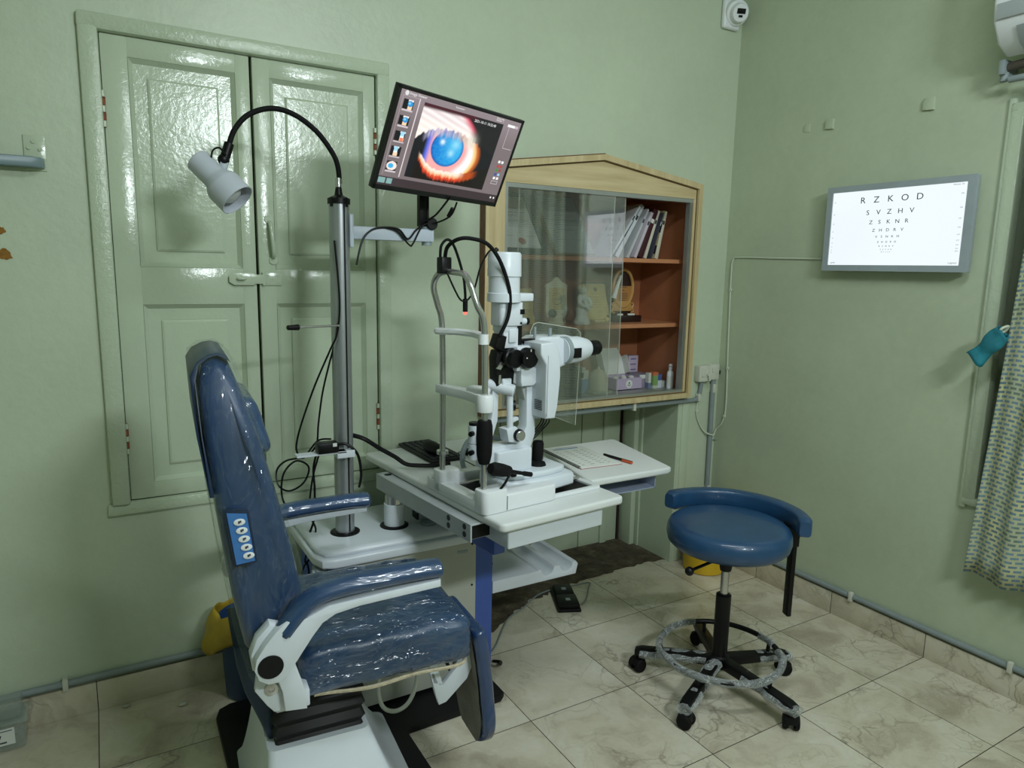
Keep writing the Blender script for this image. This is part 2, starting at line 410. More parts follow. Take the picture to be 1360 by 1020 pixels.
M['screenpic'] = picmat('screen_picture', 1.0)
# ================================================================== THE SETTING
b = MB(); b.box(-4.6, -4.1, -0.12, 0.0, 0.0, 0.0).box(-1.47, 0.0, -0.12, -0.22, 0.44, -0.0005)
struct('floor', b, 'tile')
b = MB(); b.box(-4.7, -4.2, 3.3, 0.35, 0.6, 3.4); struct('ceiling', b, 'ceil')
b = MB()
for x0, x1, z0, z1 in ((-4.6, -2.93, 0, 3.3), (-2.93, -1.99, 0, 0.768), (-2.93, -1.99, 2.35, 3.3), (-1.99, -1.45, 0, 3.3), (-1.45, -0.235, 2.03, 3.3), (-0.235, 0.3, 0, 3.3)):
    b.box(x0, 0, z0, x1, 0.45, z1)
struct('wall_back', b, 'wall')
b = MB()
for y0, y1, z0, z1 in ((-1.385, 0.0, 0, 3.3), (-2.45, -1.385, 0, 0.745), (-2.45, -1.385, 2.232, 3.3), (-4.1, -2.45, 0, 3.3)):
    b.box(0, y0, z0, 0.3, y1, z1)
struct('wall_right', b, 'wall_r')
b = MB(); b.box(-4.8, -4.1, 0, -4.6, 0.45, 3.3); struct('wall_left', b, 'wall')
b = MB(); b.box(-4.8, -4.3, 0, 0.3, -4.1, 3.3); struct('wall_front', b, 'wall')

# walled-up doorway below the showcase: boards, door frame strips, rough threshold
b = MB()
for x0, x1 in ((-1.45, -1.17), (-1.163, -0.90), (-0.893, -0.63), (-0.623, -0.345)):
    b.box(x0, 0.415, 0, x1, 0.45, 0.96, bev=0.003)
b.box(-1.45, 0.43, 0, -0.235, 0.6, 2.03)
b.box(-0.475, 0.40, 0, -0.43, 0.42, 0.96, bev=0.004)
struct('wall_alcove', b, 'gloss')
b = MB(); b.box(-0.345, 0.405, 0, -0.333, 0.425, 0.96); struct('gap_shade_strip', b, 'gap')  # dark strip filling the open gap beside the boards, shade as colour
b = MB(); b.box(-0.332, 0.30, 0, -0.262, 0.42, 0.96, bev=0.006); b.box(-0.30, 0.27, 0, -0.25, 0.31, 0.96, bev=0.005); struct('trim_2', b, 'gloss')
b = MB(); b.box(-0.285, 0.035, 0, -0.225, 0.15, 0.955, bev=0.008); b.box(-0.26, -0.008, 0, -0.205, 0.05, 0.95, bev=0.008); b.wobble(0.0012); struct('trim_3', b, 'frame_gloss')
b = MB(); b.box(-0.29, 0.0, 0, -0.23, 0.43, 0.95); struct('trim_4', b, 'gloss')
# rough mortar strip on the floor in front of the doorway
b = MB()
edge = [(-0.235, 0.03), (-0.30, 0.045), (-0.45, 0.062), (-0.58, 0.05), (-0.72, 0.05), (-0.86, 0.03), (-1.0, 0.03), (-1.12, -0.01), (-1.22, -0.02), (-1.32, -0.07), (-1.42, -0.13), (-1.52, -0.19), (-1.62, -0.22), (-1.66, -0.15), (-1.62, -0.02), (-1.46, -0.005)]
rng = random.Random(3); ed = []
for (xa, ya), (xb, yb) in zip(edge, edge[1:]):
    for t in range(5):
        u_ = t / 5; ed.append((xa + (xb - xa) * u_ + rng.uniform(-.006, .006), ya + (yb - ya) * u_ + rng.uniform(-.012, .012)))
ed += [(-1.45, 0.0), (-1.45, 0.42), (-0.235, 0.42)]
b.prism(ed, 0.0, 0.004, 'Z'); struct('trim_5', b, 'dirt')

# skirting tiles and the frames of the openings
b = MB(); b.box(-0.013, -4.1, 0.0, 0.0, 0.0, 0.108, bev=0.002); b2 = b; struct('baseboard_right', b, 'tile_y')
b = MB(); b.box(-4.6, -0.013, 0.0, -1.46, 0.0, 0.112, bev=0.002); b.box(-0.2, -0.013, 0.0, -0.013, 0.0, 0.112, bev=0.002); struct('baseboard_back', b, 'tile_x')

# ------------------------------------------------------------------ window_1: the tall painted shutters
win = thing('window_1', None, None, (-2.46, 0.0, 0.77), kind='structure')
b = MB()
b.box(-2.985, -0.022, 0.76, -2.9265, 0.03, 2.395, bev=0.010).box(-1.9935, -0.022, 0.76, -1.940, 0.03, 2.395, bev=0.010).box(-2.985, -0.024, 2.348, -1.94, 0.03, 2.40, bev=0.010)
b.box(-3.0, -0.012, 0.72, -1.93, 0.02, 0.766, bev=0.009)
b.wobble(0.0015)
obj('window_frame', b, 'frame_gloss', win)
b = MB(); b.box(-2.93, 0.045, 0.768, -1.99, 0.06, 2.35); obj('gap_shade_sheet', b, 'gap', win)  # dark sheet behind the leaves, so the shade in their gaps is coloured in
def shutter(x0, x1, px0, px1):
    o_ = None
    b = MB(); y0, y1 = 0.0, 0.04
    z0, z1 = 0.772, 2.3465
    b.box(x0, y0, z0, px0, y1, z1, bev=0.004); b.box(px1, y0, z0, x1, y1, z1, bev=0.004)
    for za, zb in ((z0, 0.83), (1.468, 1.60), (2.282, z1)):
        b.box(px0 - .002, y0 + .0005, za, px1 + .002, y1, zb, bev=0.003)
    s_ = obj('shutter', b, 'gloss', win)
    for za, zb in ((0.83, 1.468), (1.60, 2.282)):
        b = MB()
        # sloping moulding round a recessed, raised field
        def ring(o1, y_1, o2, y_2):
            c1 = [(px0 + o1, za + o1), (px1 - o1, za + o1), (px1 - o1, zb - o1), (px0 + o1, zb - o1)]
            c2 = [(px0 + o2, za + o2), (px1 - o2, za + o2), (px1 - o2, zb - o2), (px0 + o2, zb - o2)]
            for i in range(4):
                j = (i + 1) % 4
                vs = [b.bm.verts.new((c1[i][0], y_1, c1[i][1])), b.bm.verts.new((c1[j][0], y_1, c1[j][1])), b.bm.verts.new((c2[j][0], y_2, c2[j][1])), b.bm.verts.new((c2[i][0], y_2, c2[i][1]))]
                b.bm.faces.new(vs)
        ring(0, 0.001, 0.014, 0.017); ring(0.014, 0.017, 0.055, 0.0175); ring(0.055, 0.0135, 0.057, 0.0175) ; ring(0.055, 0.0135, 0.062, 0.010)
        vs = [b.bm.verts.new((x_, 0.010, z_)) for x_, z_ in ((px0 + .062, za + .062), (px1 - .062, za + .062), (px1 - .062, zb - .062), (px0 + .062, zb - .062))]
        b.bm.faces.new(vs)
        bmesh.ops.recalc_face_normals(b.bm, faces=b.bm.faces[:])
        for f_ in b.bm.faces:
            if f_.normal.y > 0: f_.normal_flip()
        b.box(px0, 0.02, za, px1, 0.04, zb)
        obj('panel', b, 'gloss', s_, angle=20)
    return s_
sL = shutter(-2.924, -2.4625, -2.845, -2.512); sR = shutter(-2.4535, -1.996, -2.392, -2.045)
def hinge(x, z0, z1, par):
    b = MB(); n_ = 5; h = (z1 - z0) / n_
    b.box(x - .007, -0.002, z0 + .003, x + .007, 0.002, z1 - .003)
    for i in range(n_): b.cyl((x, -0.003, z0 + i * h + .001), (x, -0.003, z0 + (i + 1) * h - .001), 0.0050, 10)
    hg = obj('hinge', b, 'rust', par, angle=30)
    for i in (0, 2, 4): b = MB(); b.cyl((x, -0.0035, z0 + i * h + .002), (x, -0.0035, z0 + (i + 1) * h - .002), 0.0066, 10); obj('knuckle', b, 'gloss', hg)
hinge(-2.924, 2.05, 2.168, sL); hinge(-2.924, 0.942, 1.054, sL); hinge(-1.997, 2.05, 2.155, sR); hinge(-1.997, 0.94, 1.054, sR)
b = MB(); b.tube([(-2.412, -0.004, 1.772), (-2.411, -0.024, 1.755), (-2.407, -0.032, 1.70), (-2.403, -0.026, 1.655), (-2.402, -0.004, 1.642)], 0.0075, 10)
b.cyl((-2.413, 0.001, 1.782), (-2.413, -0.005, 1.782), 0.016, 14).cyl((-2.401, 0.001, 1.632), (-2.401, -0.005, 1.632), 0.016, 14); obj('pull_handle', b, 'gloss', sR)
b = MB(); b.box(-2.436, -0.006, 1.538, -2.372, 0.001, 1.586, bev=.002)
for q in ((-2.425, 1.55), (-2.425, 1.574), (-2.385, 1.55), (-2.385, 1.574), (-2.405, 1.562)): b.cyl((q[0], -.005, q[1]), (q[0], -.008, q[1]), .004, 8)
b.cyl((-2.440, -0.006, 1.538), (-2.440, -0.006, 1.586), .006, 10)
b.prism([(-2.44, 1.544), (-2.47, 1.544), (-2.475, 1.539), (-2.545, 1.539), (-2.562, 1.55), (-2.562, 1.572), (-2.545, 1.583), (-2.475, 1.583), (-2.47, 1.578), (-2.44, 1.578)], -0.012, -0.007, 'Y', bev=.001)
b.tube([(-2.535, -0.012, 1.562), (-2.530, -0.022, 1.562), (-2.515, -0.024, 1.562), (-2.505, -0.012, 1.562)], 0.004, 8)
obj('hasp', b, 'gloss', sR)

# ------------------------------------------------------------------ window_2: opening behind the curtain, right wall
w2 = thing('window_2', None, None, (0.0, -1.9, 0.745), kind='structure')
b = MB()
b.box(-0.018, -1.395, 0.715, 0.04, -1.345, 2.262, bev=0.009).box(-0.014, -1.36, 0.70, 0.03, -1.332, 2.28, bev=0.008)
b.box(-0.018, -2.48, 2.222, 0.04, -1.345, 2.262, bev=0.009).box(-0.018, -2.48, 0.715, 0.04, -1.345, 0.748, bev=0.009).box(-0.018, -2.49, 0.715, 0.04, -2.44, 2.262, bev=0.009)
b.wobble(0.0015); obj('window_frame', b, 'frame_gloss', w2)
b = MB(); b.box(0.16, -2.44, 0.748, 0.2, -1.395, 2.222)
for y_ in (-1.42, -1.92, -2.42): b.box(0.13, y_ - .025, 0.748, 0.165, y_ + .025, 2.222, bev=.003)
obj('shutter', b, 'gloss', w2)

# small wooden plugs left in the right wall
def plug(y, z, s_, lab, peel=True):
    b = MB(); b.prism([(y - .021 * s_, z - .024 * s_), (y + .021 * s_, z - .020 * s_), (y + .021 * s_, z + .010 * s_), (y + .010 * s_, z + .024 * s_), (y - .021 * s_, z + .021 * s_)], -0.012 if peel else -.003, 0.001, 'X', bev=.002)
    obj('wall_plug', b, 'wall_r', None, lab, 'wall plug', origin=(0, y, z))
plug(-0.45, 2.311, 0.9, 'flat painted-over patch on the right wall, leftmost of the three marks above the eye chart', False)
plug(-0.576, 2.309, 1.0, 'green painted wooden plug in the right wall, between the flat patch and the right plug')
plug(-1.03, 2.316, 1.1, 'green painted wooden plug in the right wall, nearest the air conditioner')
# rust stains
for (x_, z_, r_) in ((-3.232, 1.705, .014), (-3.226, 1.628, .019)):
    b = MB(); pts = [(x_ + r_ * rng.uniform(.6, 1.25) * math.cos(t * PI / 7), z_ + r_ * rng.uniform(.6, 1.25) * math.sin(t * PI / 7)) for t in range(14)]
    b.prism(pts, -0.0012, 0.0, 'Y'); obj('rust_stain', b, pm('rust_stain', '8A6228', 0.9, var=.3, vs=90), None, ('upper' if z_ > 1.66 else 'lower') + ' brown rust stain on the back wall at the far left', 'stain', origin=(x_, 0, z_))

# ------------------------------------------------------------------ wall hardware
t = thing('shelf_bracket', 'blue-grey metal bar with a screwed plate on the back wall left of the shutters', 'bracket', (-3.12, 0, 1.93))
b = MB(); b.prism([(-3.60, -0.055), (-3.13, -0.055), (-3.105, -0.040), (-3.098, 0), (-3.60, 0)], 1.902, 1.934, 'Z', bev=.004); obj('bar', b, pm('bluegrey_paint', '6F8489', .35), t)
b = MB(); b.box(-3.152, -0.005, 1.896, -3.094, 0.0, 2.004, bev=.001); obj('plate', b, 'gloss', t)
for q in ((-3.125, 1.985), (-3.138, 1.965), (-3.108, 1.962)):
    b = MB(); b.cyl((q[0], -.004, q[1]), (q[0], -.009, q[1]), .006, 10); obj('screw', b, 'gloss', t)

def conduit(name, pts, r, lab, mat='greypipe', clips=(), smooth=1, par=None):
    t = thing(name, lab, 'pipe' if 'pipe' in name else 'cable', pts[0])
    b = MB(); b.tube(pts, r, 10, smooth); obj('pipe' if 'pipe' in name else 'cord', b, mat, t)
    for c, n_ in clips:
        b = MB(); b.box(c[0] - .009 if n_ != 'x' else c[0] - r * 1.5, c[1] - .009 if n_ == 'x' else c[1] - r * 1.4, c[2] - r * 1.8, c[0] + .009 if n_ != 'x' else c[0] + .002, c[1] + .009 if n_ == 'x' else 0, c[2] + r * 1.8, bev=.003)
        obj('clip', b, 'socket', t)
    return t
conduit('conduit_pipe', [(-4.5, -0.0135, 0.135), (-1.6, -0.0135, 0.135), (-1.47, -.0135, .135)], 0.0125, 'grey conduit pipe running above the skirting of the back wall', clips=(((-3.168, -0.013, 0.135), 'y'), ((-2.6, -.013, .135), 'y')))
conduit('conduit_pipe', [(-0.0135, -0.06, 0.130), (-0.0135, -4.0, 0.130)], 0.0125, 'grey conduit pipe running above the skirting of the right wall', clips=(((-0.012, -0.925, 0.130), 'x'), ((-0.012, -1.60, 0.130), 'x')))
conduit('conduit_pipe', [(-1.50, -0.015, 0.926), (-0.27, -0.015, 0.926), (-0.19, -0.015, 0.928), (-0.155, -0.015, 0.955), (-0.142, -0.015, 1.03)], 0.0115, 'grey conduit pipe running under the showcase up to the switch box', clips=(((-0.62, -0.014, 0.926), 'y'), ((-0.162, -0.014, 0.94), 'y')), smooth=5)
conduit('conduit_pipe', [(-0.055, -0.017, 1.04), (-0.045, -0.017, 0.13)], 0.0135, 'grey conduit pipe dropping down the room corner from the switch box', clips=(((-0.055, -0.014, 0.985), 'y'), ((-0.048, -0.014, 0.40), 'y')))
conduit('wall_cable', [(-0.005, -0.60, 1.694), (-0.005, -0.35, 1.698), (-0.005, -0.10, 1.703), (-0.005, -0.055, 1.69), (-0.005, -0.048, 1.60), (-0.005, -0.062, 1.2), (-0.005, -0.075, 0.90), (-0.005, -0.06, 0.80), (-0.012, -0.02, 0.745), (-0.05, -0.036, 0.720), (-0.105, -0.012, 0.75), (-0.155, -0.006, 0.84), (-0.150, -0.006, 0.93), (-0.115, -0.006, 1.04)], 0.0045,
        'thin white cable running from the eye chart screen along the corner to the switch box', 'whitecord', clips=(((-0.004, -0.052, 1.53), 'x'), ((-0.004, -0.07, 1.10), 'x'), ((-0.004, -0.07, 0.83), 'x'), ((-0.156, -0.006, 0.86), 'y')), smooth=6)
t = thing('switch_box', 'white double switch and socket box by the room corner', 'switch box', (-0.11, -0.01, 1.075))
b = MB(); b.box(-0.188, -0.042, 1.03, -0.098, 0, 1.118, bev=.005); b.box(-0.103, -0.034, 1.034, -0.028, 0, 1.122, bev=.005); obj('box', b, 'socket', t)
b = MB(); b.box(-0.172, -0.047, 1.058, -0.152, -0.04, 1.09, bev=.002); obj('switch', b, 'socket', t)
b = MB(); b.box(-0.086, -0.040, 1.08, -0.072, -0.033, 1.105, bev=.002); obj('switch', b, 'socket', t)
b = MB(); b.cyl((-0.125, -0.041, 1.07), (-0.125, -0.056, 1.07), .012, 12).cyl((-0.125, -.05, 1.07), (-0.118, -.052, 1.035), .006, 8); obj('plug', b, 'socket', t)
b = MB(); b.box(-0.030, -0.028, 1.062, -0.012, -0.008, 1.085, bev=.003); obj('cable_gland', b, 'black', t)

t = thing('wall_sensor', 'white wall mounted camera with a small black lens high in the room corner', 'camera', (-0.09, 0, 2.93))
b = MB(); b.box(-0.158, -0.03, 2.848, -0.045, 0, 2.99, bev=.012, seg=3); obj('back_box', b, 'white_pl', t)
d_ = Vector((-0.35, -0.9, -0.32)).normalized(); c0 = Vector((-0.085, -0.02, 2.93))
b = MB(); b.lathe([(0, 0), (.060, 0), (.064, .02), (.058, .045), (.046, .052), (.044, .075), (.040, .082), (0, .084)], c0, d_, 28); obj('housing', b, 'white_pl', t)
q_ = d_.to_track_quat('Z', 'Y').to_matrix().to_4x4(); mt = Matrix.Translation(c0 + d_ * .083) @ q_
b = MB(); b.box(-.022, -.004, 0, .022, .020, .003, m=mt); obj('lens_window', b, 'blackg', t)
b = MB(); b.box(-.010, -.020, 0, .010, -.010, .003, m=mt); obj('indicator', b, 'black', t)

# air conditioner, top right
t = thing('air_conditioner', 'white air conditioner high on the right wall above the curtain', 'air conditioner', (0, -1.8, 2.42))
prof = [(0.0, 2.44), (-0.10, 2.405), (-0.17, 2.435), (-0.215, 2.50), (-0.225, 2.56), (-0.22, 2.70), (-0.19, 2.735), (0.0, 2.74)]
b = MB(); b.prism([(x_, z_) for x_, z_ in prof], -2.22, -1.345, 'Y', bev=.012, seg=3); obj('casing', b, 'white_pl', t)
b = MB(); b.prism([(-0.2255, 2.505), (-0.2285, 2.51), (-0.2285, 2.555), (-0.2255, 2.557)], -2.2, -1.36, 'Y'); obj('trim_band', b, pm('ac_grey', '9CA3A3', .4), t)
b = MB(); b.prism([(-0.108, 2.4015), (-0.172, 2.4305), (-0.205, 2.477), (-0.209, 2.475), (-0.176, 2.427), (-0.11, 2.398)], -2.19, -1.42, 'Y'); obj('louvre', b, pm('ac_louvre', '8F9797', .4), t)
mt = Matrix(((0, 0, -1, -0.2245), (-1, 0, 0, -1.43), (0, 1, 0, 2.60), (0, 0, 0, 1)))
obj('lettering', text_mb('Tornado', 0.030, mt, .0008), 'ink', t)
t = thing('drain_pipe', 'brown lagged pipe with an end fitting below the air conditioner', 'pipe', (-0.05, -1.35, 2.37))
b = MB(); b.tube([(-0.07, -1.33, 2.375), (-0.07, -1.5, 2.385), (-0.07, -2.1, 2.39)], .016, 10, 3); obj('pipe', b, pm('brown_lagging', '4A443B', .6, var=.2), t)
b = MB(); b.box(-0.10, -1.345, 2.35, 0.0, -1.325, 2.402, bev=.003); b.cyl((-.07, -1.335, 2.36), (-.07, -1.335, 2.33), .014, 10); obj('bracket', b, 'greypipe', t)

# ------------------------------------------------------------------ eye chart screen, right wall
t = thing('eye_chart_screen', 'white lit letter chart screen in a grey frame on the right wall', 'eye chart', (0, -0.96, 1.83))
CM = Matrix.Translation((-0.058, -0.960, 1.8255)) @ Matrix(((0, 0, -1, 0), (-1, 0, 0, 0), (0, 1, 0, 0), (0, 0, 0, 1))) @ Matrix.Rotation(math.radians(0.5), 4, 'X')
W_, H_ = 0.635, 0.372
b = MB(CM); b.box(-W_ / 2, -H_ / 2, -0.030, W_ / 2, H_ / 2, -0.002, bev=.003)
for (x0, x1, y0, y1) in ((-W_ / 2, W_ / 2, H_ / 2 - .026, H_ / 2), (-W_ / 2, W_ / 2, -H_ / 2, -H_ / 2 + .026), (-W_ / 2, -W_ / 2 + .028, -H_ / 2 + .026, H_ / 2 - .026), (W_ / 2 - .028, W_ / 2, -H_ / 2 + .026, H_ / 2 - .026)):
    b.box(x0, y0, -.004, x1, y1, .006)
obj('frame', b, pm('chart_frame_grey', '98A3A8', .5), t)
b = MB(CM); b.box(-.10, -.08, -.056, .10, .08, -.028); obj('mount', b, 'black', t)
b = MB(CM); b.box(-W_ / 2 + .026, -H_ / 2 + .024, -.002, W_ / 2 - .026, H_ / 2 - .024, .001); obj('screen', b, emis('chart_white', 'E6EFF3', 1.0), t)
rows = [('RZKOD', .0385, .1175, .0625), ('SVZHV', .0300, .0640, .0485), ('ZSKNR', .0245, .0225, .0395), ('ZHDRV', .0190, -.0120, .0315), ('VSNKH', .0145, -.0395, .0240), ('ZHDRO', .0115, -.0620, .0190), ('RSNKV', .0090, -.0795, .0152), ('ZSVHR', .0070, -.0935, .0118), ('NKZSD', .0055, -.1040, .0090)]
for txt, s_, y_, dx in rows:
    bs = []
    for i, ch in enumerate(txt):
        bs.append(text_mb(ch, s_ * 0.96, CM @ Matrix.Translation((-0.018 + (i - 2) * dx, y_, .0016)), 0.0003, sx=1.12))
    if s_ > .018:
        for b in bs: obj('letter', b, 'ink', t)
    else: obj('letter_row', merge(bs), 'ink', t)
bs = []
sn = ['60', '48', '38', '30', '24', '19', '15', '12', '9.5']
for (txt, s_, y_, dx), nn in zip(rows, sn):
    bs.append(text_mb(nn, .006, CM @ Matrix.Translation((-W_ / 2 + .040, y_, .0016)), .0002))
    bs.append(text_mb('6/' + nn, .006, CM @ Matrix.Translation((W_ / 2 - .044, y_, .0016)), .0002))
bs.append(text_mb('Distance : 3m', .0075, CM @ Matrix.Translation((W_ / 2 - .062, H_ / 2 - .033, .0016)), .0002))
bs.append(text_mb('Logitech', .010, CM @ Matrix.Translation((W_ / 2 - .055, -H_ / 2 + .036, .0016)), .0002))
bs.append(text_mb('LogMAR', .0075, CM @ Matrix.Translation((-W_ / 2 + .050, -H_ / 2 + .036, .0016)), .0002))
obj('small_print', merge(bs), pm('grey_ink', '7D868C', .7), t)

# ------------------------------------------------------------------ curtain with its tie
def curt(u_, v_):   # u across (0 = inner edge), v up
    z = 0.468 + v_ * 1.86
    y = -1.420 - 0.066 * min(1, v_ * 1.3) - u_ * 0.95
    x = -0.085 + 0.013 * math.sin(u_ * 34 + 0.4 * math.sin(v_ * 5)) + 0.008 * math.sin(u_ * 71 + v_ * 3)
    return Vector((x, y, z + 0.006 * math.sin(u_ * 30) - 0.02 * u_ * (1 - v_)))
k = NT('woven_curtain'); uv = k.n('ShaderNodeTexCoord').outputs['UV']
sp = k.n('ShaderNodeSeparateXYZ'); k.l(uv, sp.inputs[0])
row = k.math('MULTIPLY', sp.outputs[1], 108); rf = k.math('FRACT', row); ri = k.math('FLOOR', row)
cl_ = k.math('ADD', k.math('MULTIPLY', sp.outputs[0], 34), k.math('MULTIPLY', k.math('MODULO', ri, 2), 0.5)); cf = k.math('FRACT', cl_)
nz = k.n('ShaderNodeTexNoise'); k.l(uv, nz.inputs['Vector']); nz.inputs['Scale'].default_value = 14; nz.inputs['Detail'].default_value = 3
dash = k.math('MULTIPLY', k.math('LESS_THAN', rf, 0.52), k.math('LESS_THAN', cf, 0.74))
cdash = k.ramp(nz.outputs['Fac'], [(0.36, hexc('56707A')), (0.5, hexc('6F8A9C')), (0.62, hexc('66776C'))])
cbase = k.ramp(nz.outputs['Fac'], [(0.35, hexc('BCBB8E')), (0.65, hexc('A5AE93'))])
k.l(k.mix(dash, cbase, cdash), k.b.inputs['Base Color']); k.b.inputs['Roughness'].default_value = .85
k.bump(dash, .3, .003)
t = thing('curtain', 'woven yellow and blue dashed curtain hanging over the window on the right wall', 'curtain', (-0.085, -1.9, 2.33))
b = MB(); b.grid(curt, 160, 24)
bm = b.bm; bm.verts.ensure_lookup_table(); uvl = bm.loops.layers.uv.new('UVMap')
for i, v_ in enumerate(bm.verts): v_.index = i
for f_ in bm.faces:
    for lp in f_.loops:
        i = lp.vert.index; lp[uvl].uv = (i // 25 / 160, (i % 25) / 24)
obj('cloth', b, k.m, t, solid=.002)
b = MB(); b.cyl((-0.085, -1.36, 2.33), (-0.085, -2.6, 2.33), .012, 12); obj('curtain_rod', b, 'greypipe', t)
t = thing('curtain_tie', 'teal cloth knotted at the edge of the curtain', 'cloth', (-0.09, -1.42, 1.38))
def tie(u_, v_):
    a_ = u_ * 2 * PI; yy = -1.462 + .085 * v_; zz = 1.425 - .112 * v_
    ww = .024 + .012 * v_ + .006 * math.sin(v_ * 7)
    return Vector((-0.112 + .018 * math.sin(a_) + .005 * math.sin(v_ * 11), yy + ww * .75 * math.cos(a_), zz + ww * .7 * math.cos(a_) + .005 * math.sin(a_ * 3 + v_ * 5)))
b = MB(); b.grid(tie, 28, 10); obj('cloth', b, 'teal', t, solid=.003)
b = MB(); b.tube([(-.098, -1.470, 1.445), (-.118, -1.462, 1.440), (-.120, -1.452, 1.425), (-.098, -1.458, 1.425)], .005, 8, 5, True); obj('ring', b, 'whitecord', t)
# ================================================================== SHOWCASE in the old doorway
cab = thing('display_cabinet', 'pale wood showcase with a gabled top and sliding glass set in the back wall', 'cabinet', (-0.89, 0.0, 0.95))
XL, XR = -1.522, -0.252
b = MB()
b.prism([(XL, 1.992), (XR, 1.992), (XR, 2.066), (-0.89, 2.156), (XL, 2.066)], -0.034, 0.0, 'Y')
obj('gable_board', b, 'woodx', cab)
b = MB(); b.box(XL, -0.034, 0.952, -1.418, 0, 1.9915); obj('side_stile', b, 'wood', cab)
b = MB(); b.box(-0.300, -0.034, 0.952, XR, 0, 1.9915); obj('side_stile', b, 'wood', cab)
b = MB(); b.box(-1.418, -0.034, 0.952, -0.300, 0, 0.9855); obj('bottom_rail', b, 'woodx', cab)
out = [(XL, 0.952), (XR, 0.952), (XR, 2.066), (-0.89, 2.156), (XL, 2.066)]
def inset(k_):
    return [(XL + k_, 0.952 + k_), (XR - k_, 0.952 + k_), (XR - k_, 2.066 - k_ * .92), (-0.89, 2.156 - k_ * 1.01), (XL + k_, 2.066 - k_ * .92)]
def ringprism(ka, kb, y0, y1):
    b = MB(); A_ = inset(ka); B_ = inset(kb)
    for i in range(5):
        j = (i + 1) % 5; b.prism([A_[i], A_[j], B_[j], B_[i]], y0, y1, 'Y')
    return b
obj('moulding', ringprism(0, .026, -.050, -.034), 'wood', cab)
obj('groove', ringprism(.026, .032, -.0355, -.034), pm('groove_brown', '5E4728', .7), cab)
b = MB(); b.box(XL - .003, -0.048, 0.955, XL - .0005, 0, 2.066)
b.prism([(XL - .003, 2.0665), (-0.89, 2.1568), (-0.89, 2.1605), (XL - .003, 2.0705)], -0.048, 0.0, 'Y'); obj('edge_veneer', b, 'wooddark', cab)
b = MB(); b.box(-1.43, 0.40, 0.95, -0.245, 0.414, 2.0); obj('back_panel', b, 'orange', cab)
b = MB(); b.box(-1.43, 0.0, 0.95, -1.418, 0.40, 2.0); b.box(-0.258, 0.0, 0.95, -0.246, 0.40, 2.0); b.box(-1.43, 0.0, 1.995, -0.246, 0.40, 2.01); obj('carcass', b, 'orange', cab)
b = MB(); b.box(-1.418, 0.0, 0.968, -0.258, 0.40, 0.985); obj('base_board', b, 'track', cab)
b = MB(); b.box(-1.4175, 0.045, 1.664, -0.2585, 0.399, 1.684); obj('shelf', b, 'shelfw', cab)
b = MB(); b.box(-1.4175, 0.045, 1.328, -0.2585, 0.399, 1.348); obj('shelf', b, 'shelfw', cab)
b = MB(); b.box(-1.418, -0.033, 1.972, -0.300, -0.001, 1.991); b.box(-1.418, -0.033, 0.9856, -0.300, -0.003, 0.998); b.box(-1.418, -0.033, 0.998, -1.404, -.003, 1.972)
for x_ in (-0.3085, -0.315, -0.3215): b.box(x_, -0.033, 0.998, x_ + .003, -.003, 1.972)
obj('sliding_track', b, 'track', cab)
b = MB(); b.box(-1.405, -0.026, 0.998, -0.805, -0.022, 1.972); obj('glass_pane', b, 'glass', cab)
b = MB(); b.box(-1.335, -0.012, 0.998, -0.728, -0.008, 1.972); obj('glass_pane', b, 'glass', cab)
b = MB(); b.box(-0.806, -0.0262, 0.998, -0.8045, -0.0218, 1.972); b.box(-0.7295, -0.0122, .998, -0.728, -0.0078, 1.972); b.box(-1.3355, -.0122, .998, -1.334, -.0078, 1.972); obj('pane_edge', b, 'acr_edge', cab)

Z1, Z2, Z3 = 1.6841, 1.3481, 0.9851
# leaning certificates (local frame: x right, y up the sheet, z towards the viewer)
def lean(cx, y0, y1, z0, z1, xoff=0.0):
    up = Vector((xoff, y1 - y0, z1 - z0)).normalized(); rt = Vector((1, 0, 0)); rt = (rt - up * rt.dot(up)).normalized(); nn = rt.cross(up)
    return Matrix(((rt.x, up.x, nn.x, cx), (rt.y, up.y, nn.y, y0), (rt.z, up.z, nn.z, z0), (0, 0, 0, 1)))
def lines(m_, rows_, name, par, mat='ink', th=.0012):
    b = MB(m_)
    for (xa, xb, y_) in rows_: b.box(xa, y_, .0056, xb, y_ + th, .0062)
    obj(name, b, mat, par)
t = thing('framed_certificate', 'certificate with a red seal in a dark frame on the upper shelf, left end', 'certificate', (-1.20, 0.11, Z1))
m_ = lean(-1.215, 0.115, 0.325, Z1 + .006, Z1 + .291)
b = MB(m_); b.box(-.135, 0.0, -.008, .125, .375, .0035, bev=.002); obj('frame', b, pm('dark_frame', '39403C', .5), t)
b = MB(m_); b.box(-.118, .032, .003, .095, .345, .0055); obj('sheet', b, 'paper', t)
lines(m_, [(-.07, .04, .27), (-.09, .07, .245), (-.04, .02, .225), (-.10, .08, .195), (-.10, .08, .183), (-.10, .08, .171), (-.09, .07, .159), (-.09, -.04, .10), (.03, .08, .10)], 'printing', t)
b = MB(m_); b.lathe([(0, 0), (.020, 0), (.020, .0016), (0, .0016)], (.0, .070, .0056), seg=20); obj('red_seal', b, pm('red_seal', '9C3A3C', .5), t)
t = thing('framed_certificate', 'certificate in a thin gold frame on the upper shelf, beside the books', 'certificate', (-0.92, 0.1, Z1))
m_ = lean(-0.935, 0.10, 0.31, Z1 + .006, Z1 + .296)
b = MB(m_); b.box(-.122, 0.0, -.008, .122, .37, .0035, bev=.002); obj('frame', b, pm('gold_frame', '8E7E50', .45, .3), t)
b = MB(m_); b.box(-.112, .010, .003, .112, .36, .0055); obj('sheet', b, pm('grey_paper', '9EA6A0', .7), t)
